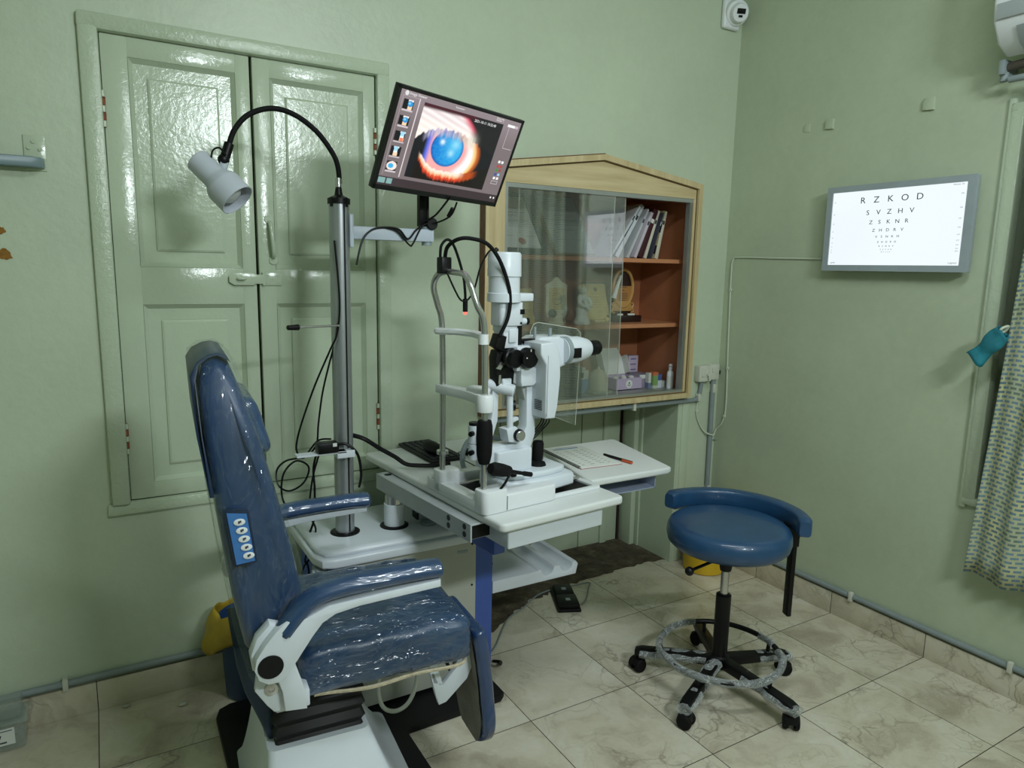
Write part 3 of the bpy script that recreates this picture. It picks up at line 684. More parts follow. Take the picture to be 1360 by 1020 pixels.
lines(m_, [(-.06, .06, .30), (-.08, .08, .27), (-.05, .05, .24), (-.08, .08, .21), (-.07, .07, .18), (-.06, .06, .15), (-.08, -.03, .09), (.03, .08, .09)], 'printing', t, th=.0015)

# books leaning on the upper shelf: bottom x, top x, height, thickness, depth, colours
books = [(-0.723, 0.6, 0.3174, 0.014, 'C4CACC', 'white book leaning furthest over, leftmost of the row', None),
         (-0.696, 0.575, 0.3177, 0.007, '26355C', 'thin dark blue book leaning second from the left', None),
         (-0.674, 0.54, 0.3090, 0.028, 'D2D6D8', 'thick white book leaning just right of the thin dark blue one', None),
         (-0.619, 0.48, 0.2850, 0.007, 'B3B7BA', 'thin grey book leaning between two white ones', None),
         (-0.603, 0.455, 0.2790, 0.014, 'C8CACC', 'grey-white book leaning third from the dark red book', None),
         (-0.578, 0.43, 0.2640, 0.005, '8E929A', 'thin mid-grey book leaning beside the pale lilac one', None),
         (-0.566, 0.41, 0.2562, 0.018, 'C5BDC6', 'pale lilac book leaning against the dark red one', None),
         (-0.5296, 0.36, 0.2671, 0.034, '3F1722', 'thick dark red book leaning in the row', None),
         (-0.478, 0.31, 0.2625, 0.018, 'D4CFBC', 'cream book right of the dark red one', None),
         (-0.4516, 0.285, 0.2500, 0.007, '3B3F4E', 'thin dark grey book right of the cream one', None),
         (-0.438, 0.265, 0.2590, 0.016, '8C845C', 'olive book with black bands near the right end', 'band'),
         (-0.4027, 0.2, 0.2551, 0.022, 'D2CEBA', 'cream book standing at the right end of the row', None)]
for i, (xb, ang, Lh, th, col, lab, band) in enumerate(books):
    t = thing('book', lab + ' on the upper shelf', 'book', (xb, 0.12, Z1), 'books on the upper shelf')
    y0_ = 0.10 + 0.012 * (i % 3)
    mt = Matrix.Translation((xb, y0_, Z1 + 0.0008 + th * math.sin(ang))) @ Matrix.Rotation(ang, 4, 'Y')
    b = MB(mt); b.box(0, 0, 0, th, 0.17, Lh, bev=min(.002, th * .3)); obj('cover', b, pm('book_' + col, col, .5, var=.05), t)
    b = MB(mt); b.box(th * .2, -.0006, Lh * .72, th * .8, 0.0005, Lh * .80); obj('spine_label', b, 'ink' if sum(hexc(col)) > .5 else 'paper', t)
    if band:
        for zz in (.10, .55): b = MB(mt); b.box(-.0004, -.0006, Lh * zz, th + .0004, .02, Lh * (zz + .18)); obj('band', b, 'black', t)

# middle shelf
t = thing('scroll_plaque', 'gold scroll shaped plaque on the middle shelf behind the microscope tower', 'plaque', (-1.15, 0.2, Z2))
m_ = lean(-1.155, 0.19, 0.22, Z2, Z2 + .17)
pts = [(-.055, .012), (.040, .006), (.046, .03), (.038, .06), (.044, .10), (.036, .14), (.042, .178), (-.05, .178), (-.058, .14), (-.05, .09)]
b = MB(m_); b.prism(pts, -.006, .005, 'Z', bev=.002); b.box(-.05, 0, -.02, .04, .01, .015, bev=.002); obj('sheet', b, 'gold', t)
lines(m_, [(-.035, .025, .15), (-.03, .02, .13), (-.035, .025, .11), (-.03, .02, .09), (-.035, .025, .07), (-.03, .01, .05)], 'printing', t, pm('brown_ink', '6E5C2C', .6))
t = thing('ornate_plaque', 'cream ornate framed plaque with a scrolled top on a pedestal, middle shelf', 'plaque', (-1.03, 0.1, Z2))
m_ = lean(-1.032, 0.115, 0.125, Z2, Z2 + .24)
fr = [(-.058, .045), (-.045, .036), (.045, .036), (.058, .045), (.064, .07), (.062, .17), (.066, .195), (.05, .205), (.03, .212), (.012, .232), (0, .236), (-.012, .232), (-.03, .212), (-.05, .205), (-.066, .195), (-.062, .17), (-.064, .07)]
b = MB(m_); b.prism(fr, -.008, .006, 'Z', bev=.003)
for i in range(9):
    a_ = -0.052 + i * .013; b.tube([(a_ + .006 * math.cos(q), .199 - abs(a_) * .1 + .006 * math.sin(q), .007) for q in [k_ * PI / 4 for k_ in range(8)]], .0018, 5, 1, True)
    b.tube([(a_ + .005 * math.cos(q), .055 + .006 * math.sin(q), .007) for q in [k_ * PI / 4 for k_ in range(8)]], .0018, 5, 1, True)
obj('frame', b, 'cream', t)
b = MB(m_); b.box(-.045, .075, .0055, .045, .182, .0075); obj('gold_face', b, 'gold', t)
b = MB(m_); b.tube([(.028 * math.cos(q), .128 + .028 * math.sin(q), .0078) for q in [k_ * PI / 8 for k_ in range(16)]], .0012, 5, 1, True); b.box(-.024, .127, .0076, .024, .129, .0084); obj('engraving', b, pm('dark_gold', '7A6A34', .5), t)
b = MB(m_); b.lathe([(0, 0), (.040, 0), (.040, .012), (.034, .018), (.034, .036), (0, .037)], (0, 0, 0), (0, 1, 0), 24); obj('pedestal', b, 'cream', t)
b = MB(m_); b.sphere((-.03, .058, .012), .022, seg=16); obj('glass_ball', b, 'clearbox', t)
t = thing('figurine', 'white porcelain mother and child figurine on the middle shelf', 'figurine', (-0.868, 0.12, Z2))
c = Vector((-0.868, 0.125, Z2))
b = MB(); b.lathe([(0, 0), (.044, 0), (.048, .008), (.044, .022), (.036, .034), (.033, .055), (.036, .075), (.028, .10), (.025, .118), (.030, .132), (.024, .146), (.012, .153), (0, .154)], c, seg=20, sy=.8)
b.tube([c + Vector(q) for q in ((-.024, -.01, .135), (-.036, -.026, .11), (-.016, -.036, .095), (.008, -.034, .10))], .010, 8, 5)
b.tube([c + Vector(q) for q in ((.024, -.01, .135), (.036, -.02, .108), (.022, -.034, .092))], .009, 8, 5)
b.wobble(.0012); obj('robe', b, 'porcelain', t)
b = MB(); b.sphere(c + Vector((.002, -.004, .172)), .017, sz=1.2); b.sphere(c + Vector((.002, .003, .176)), .019, sz=1.15); obj('head', b, 'porcelain', t)
b = MB(); b.sphere(c + Vector((-.012, -.034, .118)), .011); b.tube([c + Vector(q) for q in ((-.010, -.034, .11), (.0, -.040, .09), (.016, -.036, .078))], .010, 8, 4); obj('child', b, 'porcelain', t)
b = MB(); b.sphere(c + Vector((-.006, .006, .182)), .018, sz=.9, sx=1.1); obj('hair', b, pm('tan_hair', 'B29C5C', .6), t)
t = thing('gold_certificate', 'gold sheet plaque leaning on a small stand behind the figurine', 'plaque', (-0.66, 0.26, Z2))
m_ = lean(-0.672, 0.235, 0.30, Z2 + .012, Z2 + .215)
b = MB(m_); b.box(-.076, 0, -.004, .070, .198, .004, bev=.001); obj('sheet', b, 'gold', t)
b = MB(m_); b.box(-.082, .196, -.006, .076, .204, .006); b.box(-.09, -.004, -.012, -.08, .19, -.003); obj('dark_edge', b, 'ink', t)
lines(m_, [(-.04, .04, .14), (-.055, .05, .122), (-.05, .05, .108), (-.055, .05, .094), (-.05, .04, .080), (-.055, .05, .066), (-.03, .02, .040)], 'printing', t, pm('brown_ink2', '8A7636', .6))
b = MB(m_); b.lathe([(.007, 0), (.012, 0), (.012, .001), (.007, .001)], (0, .165, .0042), seg=16); obj('emblem', b, pm('brown_ink3', '7A6630', .6), t)
b = MB(); b.box(-0.72, 0.205, Z2, -0.63, 0.275, Z2 + .012, bev=.003); b.sphere((-0.645, .205, Z2 + .014), .014); obj('stand', b, 'gold', t)
t = thing('oval_award', 'oval gold award on a dark wooden stand, middle shelf right side', 'award', (-0.53, 0.2, Z2))
b = MB(); b.box(-0.622, 0.165, Z2, -0.440, 0.25, Z2 + .036, bev=.002); obj('base', b, pm('dark_base', '2A1B18', .3), t)
def oval(cx, cz, rx, rz, n_=28): return [(cx + rx * math.cos(2 * PI * i / n_), cz + rz * math.sin(2 * PI * i / n_)) for i in range(n_)]
b = MB(); b.prism(oval(-0.539, 1.515, .083, .105), .216, .228, 'Y', bev=.002); b.prism([(-0.60, Z2 + .036), (-0.475, Z2 + .036), (-0.458, 1.44), (-0.61, 1.44)], .217, .227, 'Y'); obj('backboard', b, pm('award_dark', '33211A', .4), t)
b = MB()
n_ = 32
o1 = [(-0.539 + .066 * math.cos(2 * PI * i / n_), 1.527 + .100 * math.sin(2 * PI * i / n_)) for i in range(n_)]
b.tube([(x_, .210, z_) for x_, z_ in o1], .009, 8, 1, True); obj('oval_frame', b, pm('award_gold', 'B98E52', .45), t)
b = MB(); b.prism([(x_, z_) for x_, z_ in oval(-0.539, 1.520, .058, .086) if z_ < 1.552], .209, .2155, 'Y'); obj('face', b, pm('award_tan', 'A9783F', .5), t)
b = MB()
for q in ((.022, 1.532), (.008, 1.515), (.030, 1.497), (.032, 1.485), (.028, 1.473), (.020, 1.461)): b.box(-0.539 - q[0], .2075, q[1], -0.539 + q[0], .209, q[1] + .003)
obj('engraving', b, 'ink', t)
b = MB(); b.prism([(-0.60, 1.405), (-0.478, 1.405), (-0.468, 1.42), (-0.485, 1.45), (-0.51, 1.46), (-0.568, 1.46), (-0.593, 1.45), (-0.61, 1.42)], .206, .2155, 'Y', bev=.002)
for s_ in (-1, 1): b.tube([(-0.539 + s_ * .055, .206, 1.452), (-0.539 + s_ * .072, .206, 1.442), (-0.539 + s_ * .066, .206, 1.422), (-0.539 + s_ * .074, .206, 1.404), (-0.539 + s_ * .055, .206, 1.396)], .005, 6, 5)
obj('nameplate', b, pm('award_plate', 'B98E52', .45), t)
b = MB(); b.tube([(-0.612, .195, 1.475), (-0.600, .192, 1.52), (-0.585, .192, 1.56), (-0.57, .195, 1.595)], .012, 8, 5, taper=(1.2, .5)); obj('flower', b, 'paper', t)
b = MB(); b.box(-0.60, 0.168, Z2 + .0361, -0.565, 0.178, Z2 + .046, bev=.002); b.box(-0.53, .168, Z2 + .0361, -0.485, .178, Z2 + .046, bev=.002); obj('white_clips', b, 'paper', t)

# bottom of the showcase
t = thing('storage_tub', 'clear plastic tub of cartons standing in the showcase behind the microscope', 'tub', (-0.97, 0.15, Z3))
b = MB(); b.box(-1.075, 0.08, Z3, -0.885, 0.24, Z3 + .150, bev=.006); obj('tub', b, 'clearbox', t)
b = MB(); b.box(-1.06, 0.095, Z3 + .004, -0.98, 0.225, Z3 + .135, bev=.002); b.box(-0.972, 0.095, Z3 + .004, -0.90, .225, Z3 + .12, bev=.002); obj('contents', b, pm('pale_carton', 'CFDACE', .6), t)
t = thing('device_case', 'blue and white instrument case in the showcase beside the beige bell', 'case', (-0.83, .2, Z3))
b = MB(); b.box(-0.885 + .008, 0.145, Z3, -0.785, 0.25, Z3 + .07, bev=.005); obj('blue_body', b, pm('case_blue', '6A8DB8', .5), t)
b = MB(); b.box(-0.872, .150, Z3 + .0701, -0.790, .245, Z3 + .118, bev=.006); b.box(-0.865, .165, Z3 + .118, -0.80, .235, Z3 + .132, bev=.005); obj('white_top', b, pm('case_white', 'D4D9D2', .5), t)
b = MB(); b.box(-0.848, .148, Z3 + .08, -0.826, .1505, Z3 + .108); obj('window', b, 'ink', t)
t = thing('bell_jar', 'beige domed jar on a square base in the showcase beside the white box', 'jar', (-0.745, .12, Z3))
b = MB(); b.box(-0.815, .075, Z3, -0.690, .165, Z3 + .014, bev=.004); obj('base', b, pm('jar_base', '8E9284', .5), t)
b = MB(); b.lathe([(0, 0), (.046, 0), (.048, .01), (.046, .07), (.040, .092), (.024, .108), (.008, .114), (.006, .124), (0, .126)], (-0.752, .122, Z3 + .014), seg=24); obj('dome', b, pm('jar_beige', 'C6BFA6', .5, var=.1), t)
t = thing('open_carton', 'open lilac carton with a white inside lid standing in the showcase', 'box', (-0.53, .2, Z3))
b = MB()
for bx in ((-0.622, .130, -0.445, .134), (-0.622, .268, -0.445, .272), (-0.622, .134, -0.618, .268), (-0.449, .134, -0.445, .268)): b.box(bx[0], bx[1], Z3, bx[2], bx[3], Z3 + .064)
b.box(-0.622, .130, Z3, -0.445, .272, Z3 + .004); obj('tray', b, pm('lilac_card', 'B3A4BC', .6, var=.03), t)
m_ = lean(-0.535, .272, .335, Z3 + .064, Z3 + .215)
b = MB(m_); b.prism([(-.088, 0), (.088, 0), (.085, .10), (.066, .152), (-.085, .152)], 0, .003, 'Z'); b.prism([(.085, 0), (.088, 0), (.088, .09), (.085, .10)], 0, .05, 'Z'); b.prism([(-.088, 0), (-.085, 0), (-.085, .15), (-.088, .15)], 0, .05, 'Z'); obj('lid', b, 'paper', t)
b = MB()
for i in range(9): b.sphere((-0.60 + .018 * i, .16 + .05 * ((i * 7) % 3) / 2, Z3 + .052 + .004 * (i % 2)), .018, sz=.7, seg=10)
obj('tissue', b, 'paper', t)
mt = Matrix(((1, 0, 0, -0.534), (0, 0, -1, .1295), (0, 1, 0, Z3 + .032), (0, 0, 0, 1)))
b = MB(mt); b.lathe([(0, 0), (.022, 0), (.022, .0008), (0, .0008)], (0, 0, 0), seg=24); obj('round_label', b, 'paper', t)
b = MB(mt); b.box(-.012, -.006, .0009, .012, -.003, .0014); b.lathe([(0, 0), (.005, 0), (.005, .0006), (0, .0006)], (0, .006, .0009), seg=12); b.box(-.009, -.012, .0009, .009, -.010, .0014); obj('label_print', b, 'ink', t)
t = thing('carton', 'tall lilac and white carton standing at the back of the showcase floor', 'carton', (-0.375, .3, Z3))
b = MB(); b.box(-0.415, .285, Z3, -0.345, .33, Z3 + .162, bev=.001); obj('box', b, pm('lilac_pale', 'BDB1C6', .6), t)
b = MB()
for zz in (.05, .08, .11, .14): b.box(-0.400, .2842, Z3 + zz, -0.36, .285, Z3 + zz + .006)
obj('printing', b, pm('violet_ink', '6B5A8E', .6), t)
t = thing('carton', 'flat lilac carton lying behind the small medicine cartons in the showcase', 'carton', (-0.375, .2, Z3))
b = MB(); b.box(-0.44, .155, Z3, -0.35, .265, Z3 + .072, bev=.001); obj('box', b, pm('mauve_card', '8D8494', .6), t)
b = MB(); b.box(-0.4405, .1542, Z3 + .052, -0.35, .155, Z3 + .072); obj('printing', b, 'paper', t)
def carton(x0, x1, y0, y1, h, cols, lab):
    t = thing('carton', lab, 'carton', ((x0 + x1) / 2, y0, Z3), 'small medicine cartons in the showcase')
    z = Z3
    for j, (fr_, c_) in enumerate(cols):
        b = MB(); b.box(x0, y0, z, x1, y1, z + h * fr_); obj('box' if j == 0 else 'colour_panel', b, pm('carton_' + c_, c_, .55), t); z += h * fr_
carton(-0.402, -0.383, .125, .15, .085, [(.35, '6F7A98'), (.65, 'C9CBC6')], 'thin white carton between the lilac carton and the green one')
carton(-0.378, -0.345, .112, .145, .088, [(.18, 'B9C2B0'), (.62, '7FA061'), (.2, 'C9714A')], 'small green carton with an orange top in the showcase')
carton(-0.341, -0.312, .118, .148, .074, [(.55, 'C4CAD2'), (.45, '4A629C')], 'small white carton with a blue top in the showcase')
carton(-0.309, -0.282 + .004, .122, .148, .036, [(1, 'A9ADA8')], 'low grey-white carton beside the pump bottle')
t = thing('pump_bottle', 'white foam pump bottle standing at the right end of the showcase', 'bottle', (-0.285, .09, Z3))
b = MB(); b.lathe([(0, 0), (.018, 0), (.019, .003), (.019, .080), (.016, .092), (.009, .098), (.009, .100)], (-0.282, .085, Z3), seg=20); obj('body', b, 'white_pl', t)
b = MB(); b.lathe([(.0095, .098), (.011, .100), (.011, .128), (.008, .134), (0, .135)], (-0.282, .085, Z3), seg=16); b.box(-0.296, .070, Z3 + .122, -0.280, .088, Z3 + .130, bev=.002); obj('pump', b, 'white_pl', t)
b = MB(); b.lathe([(.0192, .0), (.0194, .0), (.0194, .05), (.0192, .05)], (-0.282, .085, Z3 + .018), seg=20); obj('label', b, 'paper', t)
# ================================================================== OPHTHALMIC UNIT
t = thing('floor_plate', 'black L-shaped floor plate under the patient chair and the instrument cabinet', 'floor plate', (-2.2, -0.6, 0))
b = MB(); b.prism([(-2.70, -0.255), (-2.66, -0.235), (-1.76, -0.235), (-1.742, -0.26), (-1.742, -0.655), (-1.765, -0.675), (-2.135, -0.682), (-2.150, -0.70), (-2.152, -1.40), (-2.73, -1.40), (-2.715, -0.30)], 0.0005, 0.028, 'Z', bev=.006); obj('plate', b, 'matblack', t)

u = thing('instrument_unit', 'white and blue ophthalmic instrument cabinet with a tall pole, swing table and side shelf', 'instrument table', (-2.06, -0.33, 0.028))
b = MB(); b.box(-2.362, -0.505, 0.0285, -1.715, -0.13, 0.645, bev=.006); obj('cabinet_body', b, 'bluebox', u)
b = MB(); b.box(-2.272, -0.520, 0.040, -1.797, -0.506, 0.599, bev=.004)
fp = obj('front_panel', b, 'panel', u)
b = MB(); b.box(-1.875, -0.5225, 0.556, -1.835, -0.5205, 0.566); obj('vent_slot', b, 'greyplate', fp)
for q in ((-1.815, .585), (-1.815, .42), (-1.815, .12)):
    b = MB(); b.cyl((q[0], -.520, q[1]), (q[0], -.5225, q[1]), .004, 10); obj('screw', b, 'black', fp)
cov = [(-2.405, -0.12), (-2.405, -0.47), (-2.385, -0.525), (-2.345, -0.542), (-1.74, -0.542), (-1.712, -0.52), (-1.712, -0.12)]
b = MB(); b.prism(cov, 0.600, 0.634, 'Z', bev=.008, seg=3)
b.prism([(-2.393, -0.13), (-2.393, -0.46), (-2.372, -0.512), (-2.34, -0.527), (-1.75, -0.527), (-1.725, -0.51), (-1.725, -0.13)], 0.626, 0.659, 'Z', bev=.018, seg=5); obj('top_cover', b, 'white', u)
b = MB(); b.box(-2.40, -0.50, .56, -2.362, -0.44, .59, bev=.004); b.cyl((-2.41, -.48, .575), (-2.36, -.48, .575), .012, 12); obj('side_connector', b, 'greyplate', u)
PX, PY = -2.257, -0.365
b = MB(); b.lathe([(0, 0), (.053, 0), (.053, .004), (.045, .008), (0, .008)], (PX, PY, .658), seg=28); obj('pole_collar', b, 'black', u)
b = MB(); b.lathe([(0, 0), (.034, 0), (.034, 1.165), (0, 1.165)], (PX, PY, .66), seg=36); pole = obj('pole', b, 'alu', u)
b = MB()
for an in (-78, -96):
    a_ = math.radians(an); c_ = Vector((PX + .0342 * math.cos(a_), PY + .0342 * math.sin(a_), 0)); 
    if an == -78: b.box(-.0025, -.0012, .67, .0025, .0012, 1.822, m=Matrix.Translation(c_) @ Matrix.Rotation(a_ + PI / 2, 4, 'Z'))
obj('groove', b, 'black', pole)
b = MB(); b.lathe([(0, 0), (.038, 0), (.038, .018), (.030, .022), (.014, .030), (.010, .055), (0, .055)], (PX, PY, 1.822), seg=28)
for an in (-60, 30, 120, 210): b.cyl((PX + .034 * math.cos(math.radians(an)), PY + .034 * math.sin(math.radians(an)), 1.812), (PX + .034 * math.cos(math.radians(an)), PY + .034 * math.sin(math.radians(an)), 1.842), .006, 8)
obj('pole_cap', b, 'black', u)
b = MB(); b.box(PX + .026, PY - .035, 1.680, PX + .040, PY + .030, 1.790, bev=.003); b.box(PX + .035, PY - .022, 1.708, -1.915, PY + .022, 1.752, bev=.003); arm = obj('monitor_arm', b, pm('arm_bluewhite', 'B7C1CC', .4, .0, .02), u)
b = MB(); b.cyl((-1.935, PY, 1.695), (-1.935, PY, 1.708), .018, 16); b.cyl((-1.935, PY, 1.752), (-1.935, PY, 1.762), .022, 16); obj('pivot', b, 'greyplate', arm)
b = MB(); b.box(-1.968, PY - .014, 1.762, -1.940, PY + .014, 1.985, bev=.003); b.box(-1.937, PY - .010, 1.762, -1.930, PY + .008, 1.95); b.cyl((-1.925, PY - .03, 1.772), (-1.925, PY + .0, 1.772), .022, 18, bev=.003)
b.cyl((-1.95, PY, 1.985), (-1.935, -.515, 1.995), .016, 12); obj('monitor_post', b, 'black', arm)
b = MB(); b.cyl((PX - .02, PY - .04, 1.415), (PX - .175, PY - .085, 1.416), .004, 10); lv = obj('locking_lever', b, 'steel', u)
b = MB(); b.cyl((PX - .165, PY - .082, 1.416), (PX - .205, PY - .094, 1.4165), .010, 12, bev=.002, r1=.008); obj('knob', b, 'black', lv)
b = MB(); b.box(-2.437, -0.435, 0.974, PX - .01, -0.395, 0.980); b.box(-2.30, -.435, .955, PX + .02, -.398, .980, bev=.002); obj('adapter_bracket', b, 'white', u)
# second column, swing arm and table top
CX, CY = -2.075, -0.385
b = MB(); b.lathe([(0, 0), (.053, 0), (.053, .004), (.046, .008), (0, .008)], (CX, CY, .658), seg=28); obj('column_collar', b, 'black', u)
b = MB(); b.lathe([(0, 0), (.038, 0), (.038, .085), (0, .085)], (CX, CY, .662), seg=32); obj('lift_column', b, 'white', u)
b = MB(); b.lathe([(0, 0), (.034, 0), (.034, .03), (0, .03)], (CX, CY, .747), seg=28); obj('chrome_collar', b, 'steel', u)
TM = Matrix.Translation((-1.985, -1.040, 0)) @ Matrix.Rotation(math.radians(5.5), 4, 'Z')
BMt = Matrix.Translation((-2.032, -0.925, 0)) @ Matrix.Rotation(math.radians(6.2), 4, 'Z')
b = MB(BMt)
b.box(0, 0, .774, .006, .66, .833); b.box(.119, 0, .774, .125, .66, .833); b.box(.006, 0, .827, .119, .66, .833); b.box(.006, 0.02, .774, .119, .66, .779)
sa = obj('swing_arm', b, pm('grey_white_arm', 'B2B8BA', .4), u, bevel=.0015)
b = MB(BMt)
for y_, z_ in ((.035, .817), (.035, .792), (.13, .817), (.13, .792)): b.cyl((-.0012, y_, z_), (.0005, y_, z_), .0095, 16)
b.box(.007, .012, .780, .118, .6, .826)  # black block fills the hollow arm in place of its inner shade
obj('hole_shade', b, 'black', sa)
b = MB(BMt); b.cyl((.03, .62, .833), (.03, .62, .8335), .014, 14); b.cyl((.06, .57, .833), (.06, .57, .8335), .012, 14); obj('screw_recess', b, 'black', sa)
b = MB(BMt @ Matrix.Translation((.0, .0, 0))); b.box(.105, .02, .70, .15, .20, .772, bev=.004); obj('arm_support', b, 'bluebox', sa)
def rrect(x0, y0, x1, y1, r, n_=5):
    p = []
    for cx, cy, a0 in ((x1 - r, y1 - r, 0), (x0 + r, y1 - r, 90), (x0 + r, y0 + r, 180), (x1 - r, y0 + r, 270)):
        for i in range(n_ + 1): a_ = math.radians(a0 + 90 * i / n_); p.append((cx + r * math.cos(a_), cy + r * math.sin(a_)))
    return p
b = MB(TM); b.prism(rrect(0, 0, .512, .985, .022), .8335, .862, 'Z', bev=.009, seg=4); tt = obj('table_top', b, 'laminate', u)
b = MB(TM); b.prism(rrect(.045, .03, .44, .30, .006), .764, .833, 'Z', bev=.004); obj('drawer', b, 'white', u)
b = MB(TM); b.prism(rrect(.12, .10, .475, .46, .006), .742, .763, 'Z', bev=.003); obj('lower_tray', b, 'white', u)
# pen tray on the cabinet's side
pts = [(-1.714, .352), (-1.312, .352), (-1.302, .395), (-1.312, .408), (-1.322, .408)]
for c_ in (-1.362, -1.455):
    if c_ != -1.362: pts += [(c_ + .034, .408)]
    for i in range(9): a_ = -PI * i / 8; pts.append((c_ + .031 * math.cos(a_), .405 + .030 * math.sin(a_)))
pts += [(-1.500, .408), (-1.505, .403), (-1.714, .403)]
b = MB(); b.prism(pts, -0.505, -0.20, 'Y', bev=.004); ty = obj('instrument_tray', b, 'white', u)
b = MB(); b.cyl((-1.715, -.44, .45), (-1.685, -.44, .45), .010, 12); obj('tray_knob', b, 'black', ty)
# right-hand shelf
b = MB(); b.prism([(-1.385, -.335), (-1.470, -.760), (-1.462, -.785), (-1.435, -.790), (-1.095, -.793), (-1.070, -.780), (-.985, -.325), (-1.0, -.31), (-1.37, -.315)], .834, .860, 'Z', bev=.008, seg=4); sh = obj('side_shelf', b, 'laminate', u)
b = MB(); b.box(-1.395, -.735, .766, -1.105, -.50, .770); b.box(-1.395, -.735, .766, -1.391, -.50, .833); b.box(-1.109, -.735, .766, -1.105, -.50, .833); b.box(-1.395, -.505, .766, -1.105, -.50, .833); obj('shelf_bracket', b, pm('bluewhite_bracket', 'A9B4CC', .4), sh)
b = MB(); b.box(-1.74, -.56, .748, -1.393, -.52, .765, bev=.003); b.box(-1.76, -.56, .60, -1.725, -.50, .785, bev=.004); obj('shelf_arm', b, 'white', sh)
b = MB(); b.box(-1.995, -.415, .672, -1.925, -.375, .705, bev=.003); b.lathe([(0, 0), (.030, 0), (.030, .012), (0, .012)], (-1.955, -.43, .6585), seg=20); obj('clamp_foot', b, 'greyplate', u)
b = MB(); b.box(-1.998, -.418, .678, -1.990, -.372, .702); obj('clamp_end', b, 'black', u)

# ------------------------------------------------------------------ gooseneck lamp on the pole
L = thing('gooseneck_lamp', 'light grey spotlight on a black gooseneck rising from the unit pole', 'lamp', (PX, PY, 1.877))
b = MB(); b.lathe([(0, 0), (.011, 0), (.011, .025), (.009, .03), (0, .03)], (PX, PY, 1.878), seg=16); obj('neck_base', b, 'steel', L)
gp = [(-2.253, 1.89), (-2.258, 1.945), (-2.277, 1.99), (-2.329, 2.052), (-2.400, 2.095), (-2.470, 2.104), (-2.539, 2.076), (-2.581, 2.027), (-2.600, 1.978)]
b = MB(); b.tube([(x_, PY, z_) for x_, z_ in gp], .0085, 12, 6); obj('gooseneck', b, 'blackm', L)
b = MB(); b.cyl((-2.598, PY, 1.985), (-2.613, PY, 1.940), .015, 14, bev=.002); b.sphere((-2.617, PY, 1.934), .018, seg=14); obj('joint', b, 'black', L)
ax = Vector((0.092, -0.072, -0.112)).normalized(); hc = Vector((-2.690, PY + .02, 1.930))
b = MB(); b.prism([(-2.628, 1.928), (-2.603, 1.925), (-2.616, 1.878), (-2.640, 1.885)], PY - .012, PY + .0, 'Y', bev=.003); obj('bracket', b, 'greyplate', L)
pr = [(0, 0), (.034, 0), (.038, .004), (.038, .075), (.040, .085), (.053, .105), (.056, .115), (.056, .175), (.0535, .175), (.0535, .115), (.036, .085), (.030, .03), (0, .03)]
b = MB(); b.lathe(pr, hc, ax, 36); obj('lamp_shade', b, pm('lamp_grey', 'B9BFC8', .45), L)
b = MB(); b.lathe([(0, .04), (.018, .05), (.030, .10), (.038, .13), (.036, .150), (.022, .163), (0, .167)], hc, ax, 24); obj('bulb', b, pm('bulb_grey', 'C6C9CB', .2, .0), L)
b = MB(); b.tube([(-2.612, PY - .015, 1.945), (-2.630, PY - .02, 1.965), (-2.650, PY - .02, 1.955), (-2.655, PY - .01, 1.925)], .003, 6, 6); obj('cord', b, 'cable', L)

# ------------------------------------------------------------------ monitor showing the slit lamp picture
mo = thing('monitor', 'black flat monitor showing a close-up blue eye, tilted above the unit', 'monitor', (-1.923, -0.53, 1.999))
ya, pi_, ro = .308, -.421, -.026
n_ = Vector((math.sin(ya) * math.cos(pi_), -math.cos(ya) * math.cos(pi_), math.sin(pi_)))
r0 = Vector((0, 0, 1)).cross(n_).normalized(); u0 = n_.cross(r0)
rr_ = r0 * math.cos(ro) + u0 * math.sin(ro); uu_ = -r0 * math.sin(ro) + u0 * math.cos(ro)
MM = Matrix(((rr_.x, uu_.x, n_.x, -1.923), (rr_.y, uu_.y, n_.y, -.557), (rr_.z, uu_.z, n_.z, 1.999), (0, 0, 0, 1)))
MW, MH = .570, .3206
b = MB(MM); b.box(-MW / 2, -MH / 2, -.022, MW / 2, MH / 2, -.003, bev=.002)
b.box(-MW / 2, MH / 2 - .011, -.004, MW / 2, MH / 2, .002, bev=.001); b.box(-MW / 2, -MH / 2, -.004, MW / 2, -MH / 2 + .016, .002, bev=.001)
b.box(-MW / 2, -MH / 2, -.004, -MW / 2 + .011, MH / 2, .002, bev=.001); b.box(MW / 2 - .011, -MH / 2, -.004, MW / 2, MH / 2, .002, bev=.001)
b.box(-.16, -.12, -.040, .16, .10, -.021, bev=.008); obj('housing', b, 'monblack', mo)
b = MB(MM); b.box(-.05, -.05, -.052, .05, .05, -.040); b.box(-.025, -.12, -.056, .025, .05, -.044, bev=.002); obj('mount_plate', b, 'black', mo)
SX0, SX1, SY0, SY1 = -MW / 2 + .011, MW / 2 - .011, -MH / 2 + .016, MH / 2 - .011
NU, NV = 300, 168
b = MB(MM); b.grid(lambda a_, c_: Vector((SX0 + (SX1 - SX0) * a_, SY0 + (SY1 - SY0) * c_, 0.0)), NU, NV)
scr = obj('screen', b, 'screenpic', mo, angle=180)
def sm(a_, b_, x_):
    t_ = max(0, min(1, (x_ - a_) / (b_ - a_))); return t_ * t_ * (3 - 2 * t_)
def lerp(a_, b_, t_): return tuple(p + (q - p) * t_ for p, q in zip(a_, b_))
def hn(x_, y_): 
    v_ = math.sin(x_ * 127.1 + y_ * 311.7) * 43758.5453; return v_ - math.floor(v_)
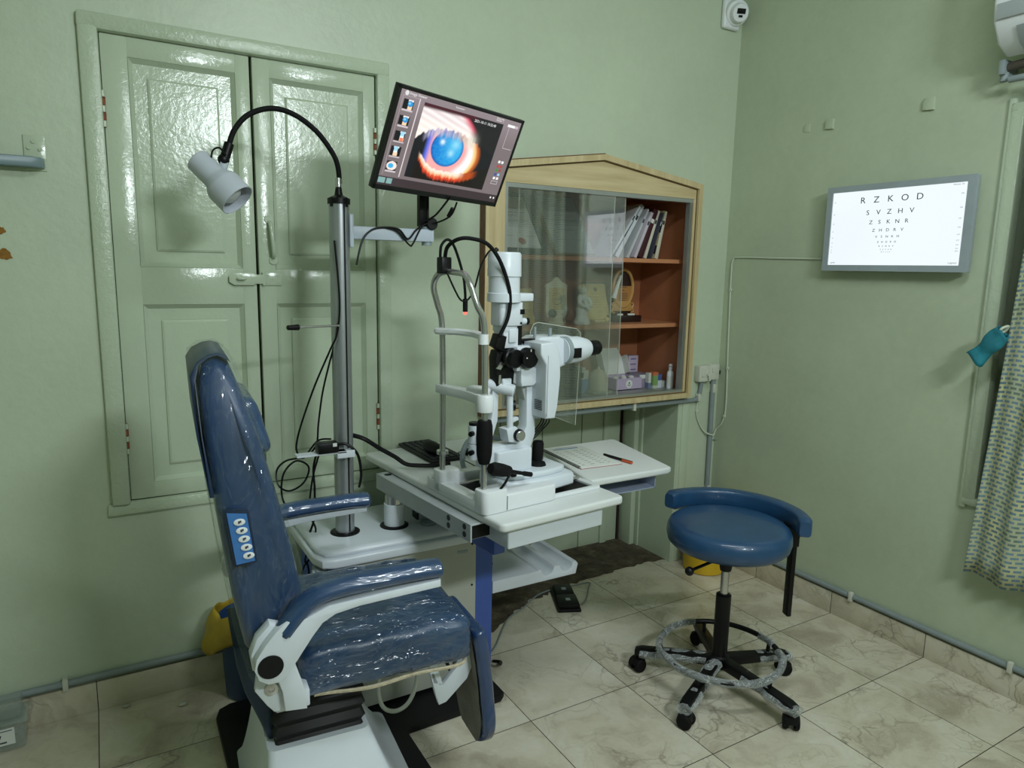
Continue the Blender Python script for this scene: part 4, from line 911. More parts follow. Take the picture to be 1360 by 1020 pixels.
def eye(U, V):
    """close-up of the eye; U right 0..1, V down 0..1 within the picture"""
    x_ = (U - .400) / .195; y_ = (V - .515) / .255; rad = math.hypot(x_, y_)
    jag = .012 * math.sin(U * 75) + .010 * math.sin(U * 131 + 1)
    lidT = .27 + .9 * max(0, .33 - U) ** 2 * 2 + .42 * max(0, U - .50) + jag
    lidB = .835 - .95 * max(0, .36 - U) ** 2 * 3 - .85 * max(0, U - .52) ** 2 + jag * .5
    c = (.008, .008, .012)
    # eyeball: blue rim on the left, pink round the iris, white on the right, amber edge
    if lidT - .02 < V < lidB + .02:
        ue = U + 1.3 * (V - .58) ** 2
        e = lerp((.90, .40, .38), (.85, .62, .72), sm(.0, .3, .5 - V)); e = lerp(e, (1.0, .93, .92), sm(1.12, 1.5, rad) * sm(.45, .6, U))
        e = lerp(e, (.95, .62, .25), sm(.71, .76, ue)); e = lerp(e, (.55, .13, .02), sm(.755, .80, ue)); e = lerp(e, c, sm(.79, .85, ue))
        e = lerp((.10, .16, .75), e, sm(.155, .225, U)); e = lerp(c, e, sm(.12, .17, U))
        c = e
    if rad < 1.03:
        k1 = lerp((.01, .20, .60), (.03, .42, .80), sm(-1, .9, x_ * .8 - y_ * .1))
        k1 = lerp(k1, (.12, .60, .85), .55 * math.exp(-((x_ - .35) ** 2 + (y_ + .25) ** 2) / .20) + .25 * (hn(round(U * 70), round(V * 52)) - .5))
        k1 = lerp(k1, (.75, .95, 1), .95 * math.exp(-((x_ + .40) ** 2 + (y_ + .30) ** 2) / .018))
        k1 = lerp(k1, (.45, .85, .95), .7 * math.exp(-((x_ - .28) ** 2 + (y_ - .22) ** 2) / .035) + .5 * math.exp(-((x_ - .45) ** 2 + (y_ + .30) ** 2) / .05))
        k1 = lerp(k1, (.01, .08, .36), sm(.80, 1, rad) * .8)
        c = lerp(k1, c, sm(.97, 1.03, rad))
    # lashes in front of the eye: blue-grey on the left, brown and cream towards the right corner
    la = sm(lidT - .04, lidT + .01, V) * (1 - sm(lidT + .04, lidT + .13, V)) * sm(.06, .14, U) * (1 - sm(.66, .74, U))
    lc = lerp((.22, .22, .50), (.45, .30, .18), sm(.35, .60, U)); lc = lerp(lc, (.9, .85, .75), .5 * hn(round(U * 90), 3))
    c = lerp(c, lc, la * .8)
    # upper lid
    if V < lidT + .01:
        s_ = .88 + .12 * math.sin(U * 26 - V * 75)
        k1 = (.98 * s_, .86 * s_, .86 * s_); k1 = lerp(k1, (1, .93, .82), sm(.12, .27, V) * .5)
        k1 = lerp(k1, (.70, .10, .16), sm(.38, .50, U - V * .9)); k1 = lerp(k1, (.012, .012, .014), sm(.0, .07, (U - .46) - V * 1.0 + .0) )
        k1 = lerp((.06, .01, .02), k1, sm(.01, .06, V - .02 + U * .01)); k1 = lerp(k1, (.012, .012, .014), sm(.60, .72, U))
        c = lerp(k1, c, sm(lidT - .02, lidT + .01, V))
    # cream hair tuft at the right corner
    tf = math.exp(-((U - .66) / .06) ** 2 - ((V - .35) / .09) ** 2); c = lerp(c, (.85, .80, .68), min(1, tf * .9) * (.6 + .4 * hn(round(U * 110), 9)))
    # lower lid: cream, orange, red, fading out
    d = V - lidB
    if d > -.015 and U > .07:
        wdt = .125 - .12 * max(0, U - .60) - .25 * max(0, .22 - U)
        k1 = lerp((1.0, .80, .66), (.95, .50, .26), sm(.15, .55, d / max(.01, wdt))); k1 = lerp(k1, (.70, .06, .02), sm(.5, .9, d / max(.01, wdt) + .15 * hn(round(U * 120), 5)))
        k1 = lerp(k1, (.45, .07, .01), sm(.60, .72, U)); k1 = lerp(k1, (.008, .004, .004), sm(.9, 1.35, d / max(.01, wdt) + .25 * hn(round(U * 120), 6))); k1 = lerp(k1, (.008, .006, .006), sm(.76, .88, U))
        k1 = lerp((.008, .006, .006), k1, sm(.08, .13, U))
        c = lerp(c, k1, sm(-.015, .01, d))
    return c
def thumb(U, V, k_):
    c = (.006, .006, .01)
    if k_ == 4:
        c = (.9, .75, .7) if math.hypot(U - .5, (V - .5)) < .48 else c
        if math.hypot(U - .42, V - .5) < .26: c = (.05, .42, .75)
        return c
    cx = (.68, .62, .72, .50)[k_]
    if abs(U - cx) < .20 and V > .62: c = (.95, .65, .42)
    if V < .18 and abs(U - cx) < .25: c = (.85, .8, .78)
    if k_ in (0, 1) and math.hypot((U - cx) / .25, (V - .42) / .30) < 1: c = lerp((.02, .28, .62), (.35, .75, .95), math.exp(-((U - cx + .08) ** 2 + (V - .38) ** 2) / .012))
    if k_ in (2, 3) and abs(U - cx) < .17 and V < .62: c = (.35, .68, .85) if V < .45 else (.8, .9, .9)
    if k_ == 2 and V > .62 and abs(U - cx) < .16: c = (.85, .2, .1)
    return c
UI = hexc('776C6E'); UIb = hexc('8C8084'); WHT = (.86, .86, .86)
def screen(U, V0):
    V = 1 - V0
    if V > .905: return hexc('3A2F33') if not (.006 < U < .105 and .92 < V < .98 and not .055 < U < .065) else hexc('7FA7A4')
    if .182 < U < .846 and .070 < V < .872: return eye((U - .182) / .664, (V - .070) / .802)
    ty_ = [.085, .250, .415, .575, .735]
    for k_, y_ in enumerate(ty_):
        if .035 < U < .110 and y_ < V < y_ + .100: return thumb((U - .035) / .075, (V - y_) / .10, k_)
        if .035 < U < .113 and y_ + .104 < V < y_ + .120: return hexc('C9C0C4')
    if .140 < U < .147 and .05 < V < .89: return hexc('E0D5D8')
    if (.022 < U < .026 and .05 < V < .89) or (.022 < U < .147 and .050 < V < .056): return hexc('A79CA0')
    if .884 < U < .952 and .050 < V < .082: return WHT
    if .952 <= U < .982 and .050 < V < .082: return hexc('C0B4B6')
    if (.902 < U < .9045 and .08 < V < .335) or (.902 < U < .985 and .330 < V < .335): return hexc('C5BBBE')
    if .902 < U < .962 and .477 < V < .778:
        iu = (U - .902) / .060; iv = (V - .477) / .301
        gx = iu * 2 % 1; gy = iv * 6 % 1; r_ = int(iv * 6)
        if iv > .86: return hexc('C5BBBE') if (iv < .875 or iv > .985 or iu < .06 or iu > .94) else UI
        if .2 < gx < .85 and .2 < gy < .8:
            if r_ == 1 : return hexc('B0413A')
            if r_ == 2 : return hexc('3F8A3C') if iu < .5 else hexc('A0453C')
            if r_ == 3: return hexc('3A4F9A') if iu < .5 else hexc('9FC4E0')
            return WHT
        return UI
    return lerp(UIb, UI, sm(0, .4, V))
paint(scr, ([(i / NU, j / NV) for i in range(NU + 1) for j in range(NV + 1)], screen))
def st(txt, U, V, s_, al='LEFT'): return text_mb(txt, s_, MM @ Matrix.Translation((SX0 + (SX1 - SX0) * U, SY1 - (SY1 - SY0) * V, .0006)), .0001, al)
k_ = [st('Image Viewer', .062, .024, .0125), st('2021-10-11 10:32:48', .592, .112, .0125), st('Examination', .415, .030, .008), st('Patient Info', .770, .018, .008), st('Number : 1', .770, .040, .008)]
b = MB(MM @ Matrix.Translation((SX0 + (SX1 - SX0) * .043, SY1 - (SY1 - SY0) * .027, .0006))); b.lathe([(0, 0), (.0072, 0), (.0072, .0002), (0, .0002)], seg=20); k_.append(b)
for uu2 in (.945, .975): b = MB(MM @ Matrix.Translation((SX0 + (SX1 - SX0) * uu2, SY1 - (SY1 - SY0) * .945, .0006))); b.lathe([(0, 0), (.004, 0), (.004, .0002), (0, .0002)], seg=14); k_.append(b)
obj('screen_text', merge(k_), emis('screen_white', 'E8E8E8', .9), mo)

# cables of the unit
def cable(name, pts, r, lab, mat='cable', sm_=7, cat='cable'):
    b = MB(); b.tube(pts, r, 8, sm_); return obj(name, b, mat, None, lab, cat, origin=pts[0])
cable('monitor_cable', [(-1.905, -.50, 1.86), (-1.93, -.43, 1.80), (-1.965, -.39, 1.775), (-1.975, -.39, 1.757), (-1.99, -.392, 1.745), (-2.02, -.394, 1.715), (-2.05, -.392, 1.745), (-2.09, -.392, 1.752), (-2.15, -.395, 1.742), (-2.19, -.402, 1.70), (-2.212, -.405, 1.62)], .0035, 'thin black cable looped round the monitor arm down to the pole')
cable('monitor_cable', [(-1.87, -.48, 1.845), (-1.88, -.45, 1.80), (-1.915, -.40, 1.775), (-1.96, -.39, 1.765), (-2.00, -.394, 1.70), (-2.015, -.394, 1.695), (-2.06, -.394, 1.74), (-2.10, -.392, 1.75)], .0032, 'thin black power cable with a lump hanging right of the monitor post')
b = MB(); b.cyl((-1.876, -.462, 1.826), (-1.885, -.442, 1.796), .008, 10, bev=.002); obj('cable_ferrite', b, 'black', None, 'black ferrite lump on the power cable below the monitor', 'cable clip', origin=(-1.88, -.45, 1.81))
cable('hanging_cable', [(-2.285, -.40, 1.70), (-2.272, -.402, 1.5), (-2.282, -.40, 1.39), (-2.305, -.39, 1.33), (-2.352, -.36, 1.206), (-2.395, -.34, 1.076), (-2.413, -.33, 1.00), (-2.411, -.33, .965), (-2.39, -.33, .945), (-2.34, -.33, 1.0), (-2.30, -.36, 1.01)], .0035, 'outer black cable hanging left of the pole down to the adapter')
cable('hanging_cable', [(-2.28, -.402, 1.42), (-2.283, -.38, 1.36), (-2.300, -.36, 1.28), (-2.321, -.34, 1.173), (-2.335, -.33, 1.064), (-2.342, -.32, .985), (-2.378, -.31, .944), (-2.444, -.30, .933), (-2.478, -.30, .90), (-2.473, -.30, .846), (-2.435, -.30, .821), (-2.385, -.30, .845), (-2.366, -.30, .90), (-2.41, -.30, .928), (-2.455, -.30, .885), (-2.462, -.30, .80), (-2.43, -.29, .73)], .0035, 'black cable coiled in loops below the adapter beside the pole')
cable('hanging_cable', [(-2.35, -.35, .96), (-2.357, -.33, .90), (-2.352, -.32, .814), (-2.356, -.31, .70), (-2.385, -.31, .62), (-2.372, -.30, .558), (-2.40, -.29, .492), (-2.385, -.28, .30), (-2.39, -.26, .029)], .004, 'black cable dropping straight down left of the instrument cabinet')
cable('hanging_cable', [(-2.34, -.35, .96), (-2.365, -.34, .86), (-2.375, -.33, .74), (-2.352, -.32, .66), (-2.39, -.31, .56), (-2.375, -.30, .48), (-2.375, -.27, .029)], .0035, 'thinner black cable zigzagging beside the straight one left of the cabinet')
cable('table_cable', [(-2.225, -.33, 1.012), (-2.18, -.36, .998), (-2.12, -.36, .955), (-2.06, -.36, .915), (-2.02, -.37, .885), (-1.97, -.38, .876), (-1.91, -.40, .874), (-1.86, -.42, .88)], .0085, 'thick black taped cable running from the pole onto the instrument table')
cable('adapter_cable', [(-2.295, -.41, 1.0), (-2.262, -.42, 1.0), (-2.225, -.425, .96), (-2.205, -.40, .88), (-2.20, -.36, .82)], .005, 'black cable curving from the power adapter round the front of the pole')
t = thing('power_adapter', 'black power adapter brick on the white bracket of the pole', 'power adapter', (-2.33, -.42, .98))
b = MB(); b.box(-2.368, -0.445, .9805, -2.296, -0.398, 1.016, bev=.004); obj('body', b, 'black', t)
b = MB(); b.box(-2.318, -.4455, 1.003, -2.304, -.443, 1.015); obj('sticker', b, 'paper', t)
cable('tube_loop', [(-2.20, -.62, .30), (-2.235, -.64, .20), (-2.225, -.65, .12), (-2.18, -.65, .085), (-2.13, -.65, .10), (-2.098, -.65, .17), (-2.10, -.64, .25), (-2.13, -.60, .31)], .0075, 'clear grey plastic hose hanging in a loop under the chair seat', 'acr_edge', cat='hose')
cable('hose_loop', [(-1.80, -.55, .865), (-1.835, -.50, .87), (-1.850, -.50, .93), (-1.82, -.50, .985), (-1.76, -.53, 1.0), (-1.72, -.58, .99)], .010, 'ribbed grey hose curving up behind the slit lamp column', 'greyplate', cat='hose')

# things on the table
kb = thing('keyboard', 'compact black keyboard lying on the far end of the instrument table', 'keyboard', (-1.83, -.18, .8625))
KM = Matrix.Translation((-1.905, -.345, .8625)) @ Matrix.Rotation(math.radians(2), 4, 'Z')
b = MB(KM); b.box(0, 0, 0, .150, .325, .014, bev=.004); obj('body', b, 'black', kb)
b = MB(KM)
for i in range(5):
    for j in range(14):
        b.box(.012 + i * .026, .012 + j * .0215, .013, .012 + i * .026 + .021, .012 + j * .0215 + .0175, .019, bev=.0015, seg=1)
ks = obj('keys', b, pm('key_black', '1F2226', .5), kb)
ms = thing('mouse', 'black mouse on the table between the keyboard and the slit lamp', 'mouse', (-1.70, -.28, .8625))
b = MB(); b.sphere((-1.705, -.27, .868), .03, sx=.85, sy=1.35, sz=.62); 
for v_ in b.bm.verts: v_.co.z = max(v_.co.z, .8627)
obj('shell', b, 'black', ms)
cable('mouse_cable', [(-1.72, -.305, .875), (-1.77, -.33, .895), (-1.82, -.40, .90), (-1.80, -.50, .885), (-1.77, -.56, .868)], .002, 'thin black mouse cable arching behind the chin rest')
hd = thing('handpiece', 'fat black handpiece lying across the keyboard', 'handpiece', (-1.86, -.25, .88))
b = MB(); b.lathe([(0, 0), (.018, .004), (.024, .018), (.026, .045), (.024, .075), (.020, .10), (.014, .112), (0, .114)], (-1.875, -.215, .910), (.28, -.92, -.10), 20); obj('grip', b, 'black', hd)
bk = thing('chart_booklet', 'spiral bound booklet of printed pages lying open on the side shelf', 'booklet', (-1.33, -.52, .8605))
QM = Matrix.Translation((-1.415, -.655, .8605)) @ Matrix.Rotation(math.radians(-4), 4, 'Z')
b = MB(QM); b.box(0, 0, 0, .185, .30, .006, bev=.001); obj('pages', b, 'paper', bk)
b = MB(QM); b.box(-.003, -.003, -.0002, .187, .015, .0008); obj('back_cover', b, pm('pinkred_card', 'A0545C', .6), bk)
b = MB(QM)
for i in range(28): b.tube([(-.002 + .005 * math.cos(q), .012 + i * .0103, .004 + .005 * math.sin(q)) for q in [k__ * PI / 4 for k__ in range(8)]], .0012, 5, 1, True)
obj('spiral_binding', b, 'black', bk)
b = MB(QM); b.box(.03, .268, .0061, .15, .276, .0065); obj('blue_bar', b, pm('blue_print', '2F6FA0', .6), bk)
b = MB(QM); b.box(.05, .288, .0061, .16, .292, .0064)
for r__ in range(9):
    for c__ in range(4): b.box(.022 + c__ * .04, .03 + r__ * .025, .0061, .022 + c__ * .04 + .012 + .012 * ((r__ * 3 + c__) % 3) / 2, .034 + r__ * .025, .0063)
obj('print', b, pm('print_grey', '7E8684', .7), bk)
pn = thing('pen', 'black and orange ballpoint pen lying on the side shelf', 'pen', (-1.20, -.61, .865))
p0 = Vector((-1.213, -.535, .8665)); p1 = Vector((-1.188, -.685, .8665)); pm_ = p0.lerp(p1, .68)
b = MB(); b.cyl(p0, p1, .0055, 12, bev=.001); obj('barrel', b, 'black', pn)
b = MB(); b.cyl(pm_ + Vector((-.004, 0, -.001)), p1 + Vector((-.004, -.004, -.001)), .0054, 12, bev=.001); obj('orange_end', b, pm('orange_plastic', 'C4512C', .4), pn)
# ================================================================== SLIT LAMP (local x towards the operator, y away, z up)
S = thing('slit_lamp', 'white slit lamp microscope with a steel chin rest frame on the instrument table', 'slit lamp microscope', (-1.995, -.79, .862))
SL = Matrix.Translation((-1.995, -.79, 0)) @ Matrix.Rotation(math.radians(6), 4, 'Z')
def sp(name, b, mat, par=None, **kw): return obj(name, b, mat, par or S, **kw)
# casting on the table
b = MB(SL)
z0 = .8622
b.prism(rrect(-.020, -.160, .275, -.085, .022), z0, .918, 'Z', bev=.006, seg=3)      # near side wall
b.prism(rrect(-.020, -.160, .030, .200, .018), z0, .900, 'Z', bev=.004)              # patient end
b.prism(rrect(-.022, -.162, .075, -.095, .020), z0, .938, 'Z', bev=.006)            # near boss
b.prism(rrect(-.020, .095, .060, .165, .020), .86225, .940, 'Z', bev=.006)            # far boss
b.prism(rrect(-.020, .160, .275, .205, .018), z0, .905, 'Z', bev=.005)
b.prism([(.27, -.150), (.475, -.150), (.487, -.138), (.487, .19), (.475, .20), (.27, .20), (.27, .178), (.462, .178), (.462, -.128), (.27, -.128)], z0, .874, 'Z', bev=.003)
cast = sp('base_frame', b, 'white_pl')
b = MB(SL); b.box(.03, -.126, z0, .462, .176, .864); b.box(.02, -.09, .864, .27, -.07, .90); sp('rail_well', b, 'black', cast)
b = MB(SL); b.box(.0655, -.1612, .868, .0675, -.1598, .913); b.box(.032, -.1612, .872, .036, -.1598, .886); sp('marking', b, 'black', cast)
b = MB(SL)
for d_ in (-.045, .12): b.cyl((.03, d_, .878), (.47, d_, .878), .006, 10)
sp('guide_rail', b, 'steel', cast)
# sliding base with joystick
b = MB(SL); b.prism([(.115, -.035), (.125, -.075), (.165, -.10), (.30, -.112), (.395, -.10), (.405, -.08), (.405, .07), (.39, .09), (.13, .09), (.115, .07)], .880, .925, 'Z', bev=.008, seg=3)
b.prism([(.125, -.03), (.135, -.062), (.17, -.082), (.29, -.09), (.36, -.08), (.385, -.06), (.385, .06), (.37, .08), (.14, .08), (.125, .06)], .924, .946, 'Z', bev=.008, seg=3); base = sp('sliding_base', b, 'white')
b = MB(SL); b.prism(rrect(.105, -.050, .252, .085, .010), .945, 1.022, 'Z', bev=.006, seg=3); sp('pedestal', b, 'white', base)
b = MB(SL); b.cyl((.145, -.085, .945), (.145, -.085, .962), .011, 16, bev=.002); sp('screw_knob', b, 'black', base)
b = MB(SL); b.lathe([(0, 0), (.030, 0), (.026, .010), (.014, .016), (.015, .022), (.019, .035), (.020, .075), (.017, .085), (0, .088)], (.298, -.02, .946), seg=24); sp('joystick', b, 'blackm', base)
b = MB(SL); b.lathe([(0, 0), (.042, 0), (.042, .030), (0, .030)], (.330, .055, .946), seg=24); sp('wheel', b, 'black', base)
b = MB(SL); b.box(.118, -.0785, .885, .165, -.0765, .912, m=Matrix.Rotation(math.radians(-3), 4, 'Z')); sp('scale_plate', b, 'ink', base)
# elevation column with hex frame arms
b = MB(SL); b.lathe([(0, 0), (.020, 0), (.020, .05), (.017, .052), (.017, .055), (.021, .057), (.021, .118), (0, .118)], (.095, .075, .975), seg=20); sp('height_column', b, 'white')
b = MB(SL); b.lathe([(0, 0), (.019, 0), (.019, .010), (0, .010)], (.095, .075, 1.093), seg=20)
sp('column_cap', b, 'black')
for z_ in (1.005, 1.07): b = MB(SL); b.cyl((.075, .055, z_), (.062, .048, z_), .009, 10); sp('column_knob', b, 'black')
b = MB(SL); b.prism([(.09, .983), (.225, .983), (.252, 1.0), (.276, 1.062), (.270, 1.262), (.234, 1.262), (.238, 1.092), (.212, 1.05), (.19, 1.038), (.09, 1.038)], -.03, .018, 'Y', bev=.004); sp('microscope_arm', b, 'white')
b = MB(SL); b.prism([(.150, 1.275), (.165, 1.255), (.222, 1.225), (.236, 1.18), (.250, 1.20), (.25, 1.30), (.16, 1.31)], -.02, .02, 'Y', bev=.004); sp('arm_bracket', b, pm('bracket_grey', 'B9BFBD', .4))  # the bracket itself is light grey
b = MB(SL); b.box(.180, -.045, 1.285, .265, .045, 1.368, bev=.006); b.prism([(.195, 1.295), (.262, 1.295), (.262, 1.245), (.250, 1.235), (.20, 1.235), (.195, 1.25)], -.05, -.01, 'Y', bev=.003); head = sp('microscope_head', b, 'white')
def knob(c_, r_, dep, name='knob', mat='black', par=None, ax_=(0, -1, 0), extra=True):
    b = MB(SL); b.lathe([(0, 0), (r_, 0), (r_, dep * .75), (r_ * .93, dep), (0, dep)], c_, ax_, 28)
    for i in range(16 if extra else 0):
        pass
    return sp(name, b, mat, par)
knob((.215, -.045, 1.330), .034, .028, 'magnification_knob', 'black', head)
b = MB(SL); b.box(.2135, -.0745, 1.352, .2165, -.073, 1.360); b.cyl((.199, -.073, 1.332), (.199, -.0745, 1.332), .0025, 8); sp('marking', b, 'paper', head)
b = MB(SL); b.lathe([(0, 0), (.030, 0), (.032, .006), (.032, .012), (.027, .016), (.031, .022), (.030, .034), (.022, .036), (0, .036)], (.158, -.03, 1.330), (.25, -1, 0), 28); sp('illumination_dial', b, 'black', head)
b = MB(SL); b.lathe([(0, 0), (.026, 0), (.030, .01), (.030, .035), (0, .04)], (.185, .01, 1.33), (-1, 0, 0), 24); sp('objective', b, 'blackg', head)
b = MB(SL); b.lathe([(0, 0), (.034, 0), (.036, .010), (.036, .022), (0, .024)], (.240, -.035, 1.335), (1, 0, 0), 24); sp('changer_ring', b, 'white_pl', head)
b = MB(SL); b.prism([(.262, 1.128), (.258, 1.15), (.256, 1.31), (.232, 1.345), (.232, 1.380), (.282, 1.384), (.304, 1.366), (.316, 1.33), (.319, 1.267), (.310, 1.165), (.300, 1.126)], -.105, -.010, 'Y', bev=.006, seg=3); hous = sp('camera_housing', b, 'white')
b = MB(SL)
for i in range(6): b.box(.2562 - .0008, -.085, 1.155 + i * .006, .2575, -.045, 1.157 + i * .006)
b.box(.262, -.1056, 1.137, .263, -.104, 1.34)
sp('vent_slots', b, 'ink', hous)
b = MB(SL); b.prism([(.255, 1.29), (.255, 1.37), (.30, 1.392), (.375, 1.392), (.40, 1.38), (.41, 1.29), (.36, 1.275)], -.028, .075, 'Y', bev=.010, seg=3); bino = sp('binocular_body', b, 'white')
for d_ in (-.012, .055):
    b = MB(SL); b.lathe([(0, 0), (.046, 0), (.048, .03), (.046, .075), (.036, .115), (.030, .125), (0, .125)], (.395, d_, 1.340), (1, 0, .02), 28); tb = sp('binocular_tube', b, 'white', bino)
    b = MB(SL); b.lathe([(0, 0), (.020, 0), (.022, .006), (.027, .010), (.028, .034), (.025, .038), (.026, .050), (.022, .056), (.015, .052), (0, .050)], (.517, d_, 1.342), (1, 0, .02), 28); sp('eyepiece', b, 'black', tb)
b = MB(SL); b.lathe([(.046, 0), (.0485, .002), (.0485, .018), (.046, .02)], (.398, -.012, 1.340), (1, 0, .02), 28); sp('grey_ring', b, 'greyplate', bino)
b = MB(SL); b.box(.415, -.0635, 1.318, .447, -.055, 1.352, bev=.001); sp('black_plate', b, 'black', bino)
b = MB(SL); b.cyl((.287, .0, 1.39), (.287, .0, 1.425), .005, 10); sp('shield_pin', b, 'greyplate', bino)
b = MB(SL); b.cyl((.345, -.01, 1.39), (.345, -.01, 1.42), .006, 10); sp('shield_pin', b, 'greyplate', bino)
# slit illumination tower
tx = .155
b = MB(SL); b.lathe([(0, .234), (.050, .234), (.054, .228), (.0555, .158), (.051, .155), (.0515, .105), (.0555, .103), (.0555, .076), (.048, .074), (0, .074)], (tx, 0, 1.436), seg=32); b.prism(rrect(tx + .02, -.04, .252, .03, .012), 1.514, 1.540, 'Z', bev=.004); tower = sp('lamp_housing', b, 'white')
b = MB(SL); b.prism(rrect(.122, -.035, .213, .035, .014), 1.434, 1.513, 'Z', bev=.005); b.cyl((.21, -.01, 1.448), (.236, -.012, 1.447), .011, 14); sp('filter_housing', b, 'white', tower)
b = MB(SL); b.cyl((.236, -.012, 1.447), (.246, -.0125, 1.4465), .012, 14); b.box(.196, -.0365, 1.472, .214, -.034, 1.488); b.cyl((.2, -.0355, 1.443), (.2, -.0375, 1.443), .004, 8); b.lathe([(0, 0), (.03, 0), (.03, .04), (0, .04)], (tx + .032, .02, 1.54), seg=16); sp('filter_lever', b, 'black', tower)
b = MB(SL); b.box(.132, -.03, 1.415, .192, .03, 1.436, bev=.003); b.box(.136, -.028, 1.362, .196, .028, 1.428, bev=.003); b.box(.155, -.034, 1.38, .185, -.026, 1.425, bev=.003); sp('prism_head', b, 'white', tower)
b = MB(SL); b.box(.198, -.012, 1.355, .224, .03, 1.438, bev=.003); b.box(.20, -.008, 1.372, .285, .02, 1.386, bev=.002); b.box(.15, -.03, 1.426, .20, .01, 1.434); sp('prism_column', b, 'black', tower)
b = MB(SL); b.prism([(.093, 1.372), (.108, 1.412), (.138, 1.402), (.128, 1.352)], -.045, -.005, 'Y', bev=.003); sp('fixation_clamp', b, 'black', tower)
b = MB(SL); b.prism([(.112, 1.330), (.120, 1.355), (.15, 1.36), (.185, 1.35), (.19, 1.30), (.184, 1.240), (.118, 1.238)], -.022, .022, 'Y', bev=.003); low = sp('mirror_holder', b, 'black')
b = MB(SL); b.prism([(.112, 1.297), (.130, 1.318), (.150, 1.320), (.128, 1.292)], -.026, -.021, 'Y'); b.prism([(.122, 1.245), (.124, 1.275), (.132, 1.275), (.132, 1.245)], -.0235, -.021, 'Y'); sp('mirror', b, 'steel', low)
b = MB(SL); b.cyl((.108, .02, 1.240), (.172, -.045, 1.222), .0195, 24, bev=.003); b.box(.135, -.03, 1.225, .172, .0, 1.262, bev=.004); larm = sp('illumination_arm', b, 'white')
b = MB(SL); b.prism([(.112, 1.245), (.138, 1.22), (.136, 1.12), (.118, 1.068), (.085, 1.055), (.085, 1.085), (.104, 1.10), (.112, 1.14)], -.005, .025, 'Y', bev=.004); b.cyl((.163, -.032, 1.205), (.166, -.032, 1.085), .011, 14)
b.prism([(.14, 1.095), (.182, 1.10), (.205, 1.072), (.19, 1.045), (.15, 1.052)], -.05, .0, 'Y', bev=.004); b.prism([(.178, 1.11), (.205, 1.118), (.202, 1.128), (.18, 1.128)], -.03, -.01, 'Y', bev=.002); sp('arm_links', b, 'white', larm)
b = MB(SL); b.cyl((.163, -.0455, 1.2235), (.1632, -.0475, 1.2235), .005, 10); sp('set_screw', b, 'steel', larm)
knob((.188, -.045, 1.072), .021, .016, 'centring_knob', 'black', larm)
b = MB(SL); b.cyl((.188, -.061, 1.072), (.188, -.068, 1.072), .018, 24, bev=.002); sp('knob_face', b, 'steel', larm)
b = MB(SL); b.lathe([(0, 0), (.014, 0), (.014, .012), (.018, .014), (.018, .028), (0, .028)], (.175, -.0, 1.165), (1, -.5, 0), 20); sp('slit_width_knob', b, 'black', larm)
b = MB(SL); b.cyl((.118, .03, 1.02), (.118, .03, 1.06), .012, 12); sp('black_stub', b, 'black', larm)
# chin rest frame
b = MB(SL); b.tube([(0, .125, .93), (0, .125, 1.2), (-.004, .125, 1.43), (-.022, .124, 1.50), (-.040, .118, 1.555), (-.040, .095, 1.592), (-.032, .06, 1.604), (-.030, 0, 1.603), (-.034, -.06, 1.596), (-.040, -.098, 1.568), (-.030, -.120, 1.51), (-.006, -.125, 1.44), (0, -.125, 1.2), (0, -.125, .93)], .0098, 14, 8); fr_ = sp('chin_rest_frame', b, 'steel')
b = MB(SL); b.lathe([(0.0098, 0), (.020, 0), (.020, .012), (.0098, .012)], (0, .125, .995), seg=20); sp('collar', b, 'steel', fr_)
b = MB(SL); b.tube([(-.004, .135, 1.415), (-.018, .125, 1.412), (.018, .06, 1.413), (.028, 0, 1.413), (.018, -.06, 1.413), (-.002, -.118, 1.408)], .013, 8, 6, flat=.9); b.lathe([(.0098, 0), (.016, 0), (.016, .030), (.0098, .030)], (-.008, -.124, 1.392), seg=18); sp('forehead_band', b, 'white_pl', fr_)
b = MB(SL); b.prism([(-.016, .145), (-.016, .10), (-.012, .06), (-.006, 0), (-.008, -.05), (-.016, -.10), (.015, -.12), (.028, -.06), (.032, 0), (.03, .05), (.016, .10), (.014, .145)], 1.204, 1.234, 'Z', bev=.004)
b.prism([(.0, -.02), (.03, -.01), (.05, -.04), (.052, -.08), (.03, -.105), (.0, -.105)], 1.226, 1.250, 'Z', bev=.009, seg=3); chin = sp('chin_rest', b, 'white_pl', fr_)
b = MB(SL); b.lathe([(.0098, 0), (.026, 0), (.027, .004), (.027, .046), (.024, .052), (.0098, .052)], (0, -.125, 1.185), seg=26); sp('height_clamp', b, 'white_pl', fr_)
b = MB(SL); b.lathe([(.0098, 0), (.016, 0), (.020, .01), (.024, .03), (.026, .08), (.025, .12), (.021, .137), (.0098, .137)], (0, -.125, 1.020), seg=24); sp('grip', b, 'blackm', fr_)
# black handle in front of the grip and its cord
b = MB(SL); b.lathe([(0, 0), (.016, .003), (.022, .018), (.021, .055), (.017, .085), (.010, .092), (.007, .096), (.006, .15), (.008, .155), (.008, .19), (0, .192)], (.005, -.15, 1.010), (.93, .12, -.28), 20); hd_ = sp('fixation_handle', b, 'blackm', fr_)
b = MB(SL); b.tube([(.075, -.155, .975), (.060, -.155, .955), (.045, -.15, .935), (.038, -.14, .918)], .0042, 8, 6); sp('handle_cord', b, 'cable', hd_)
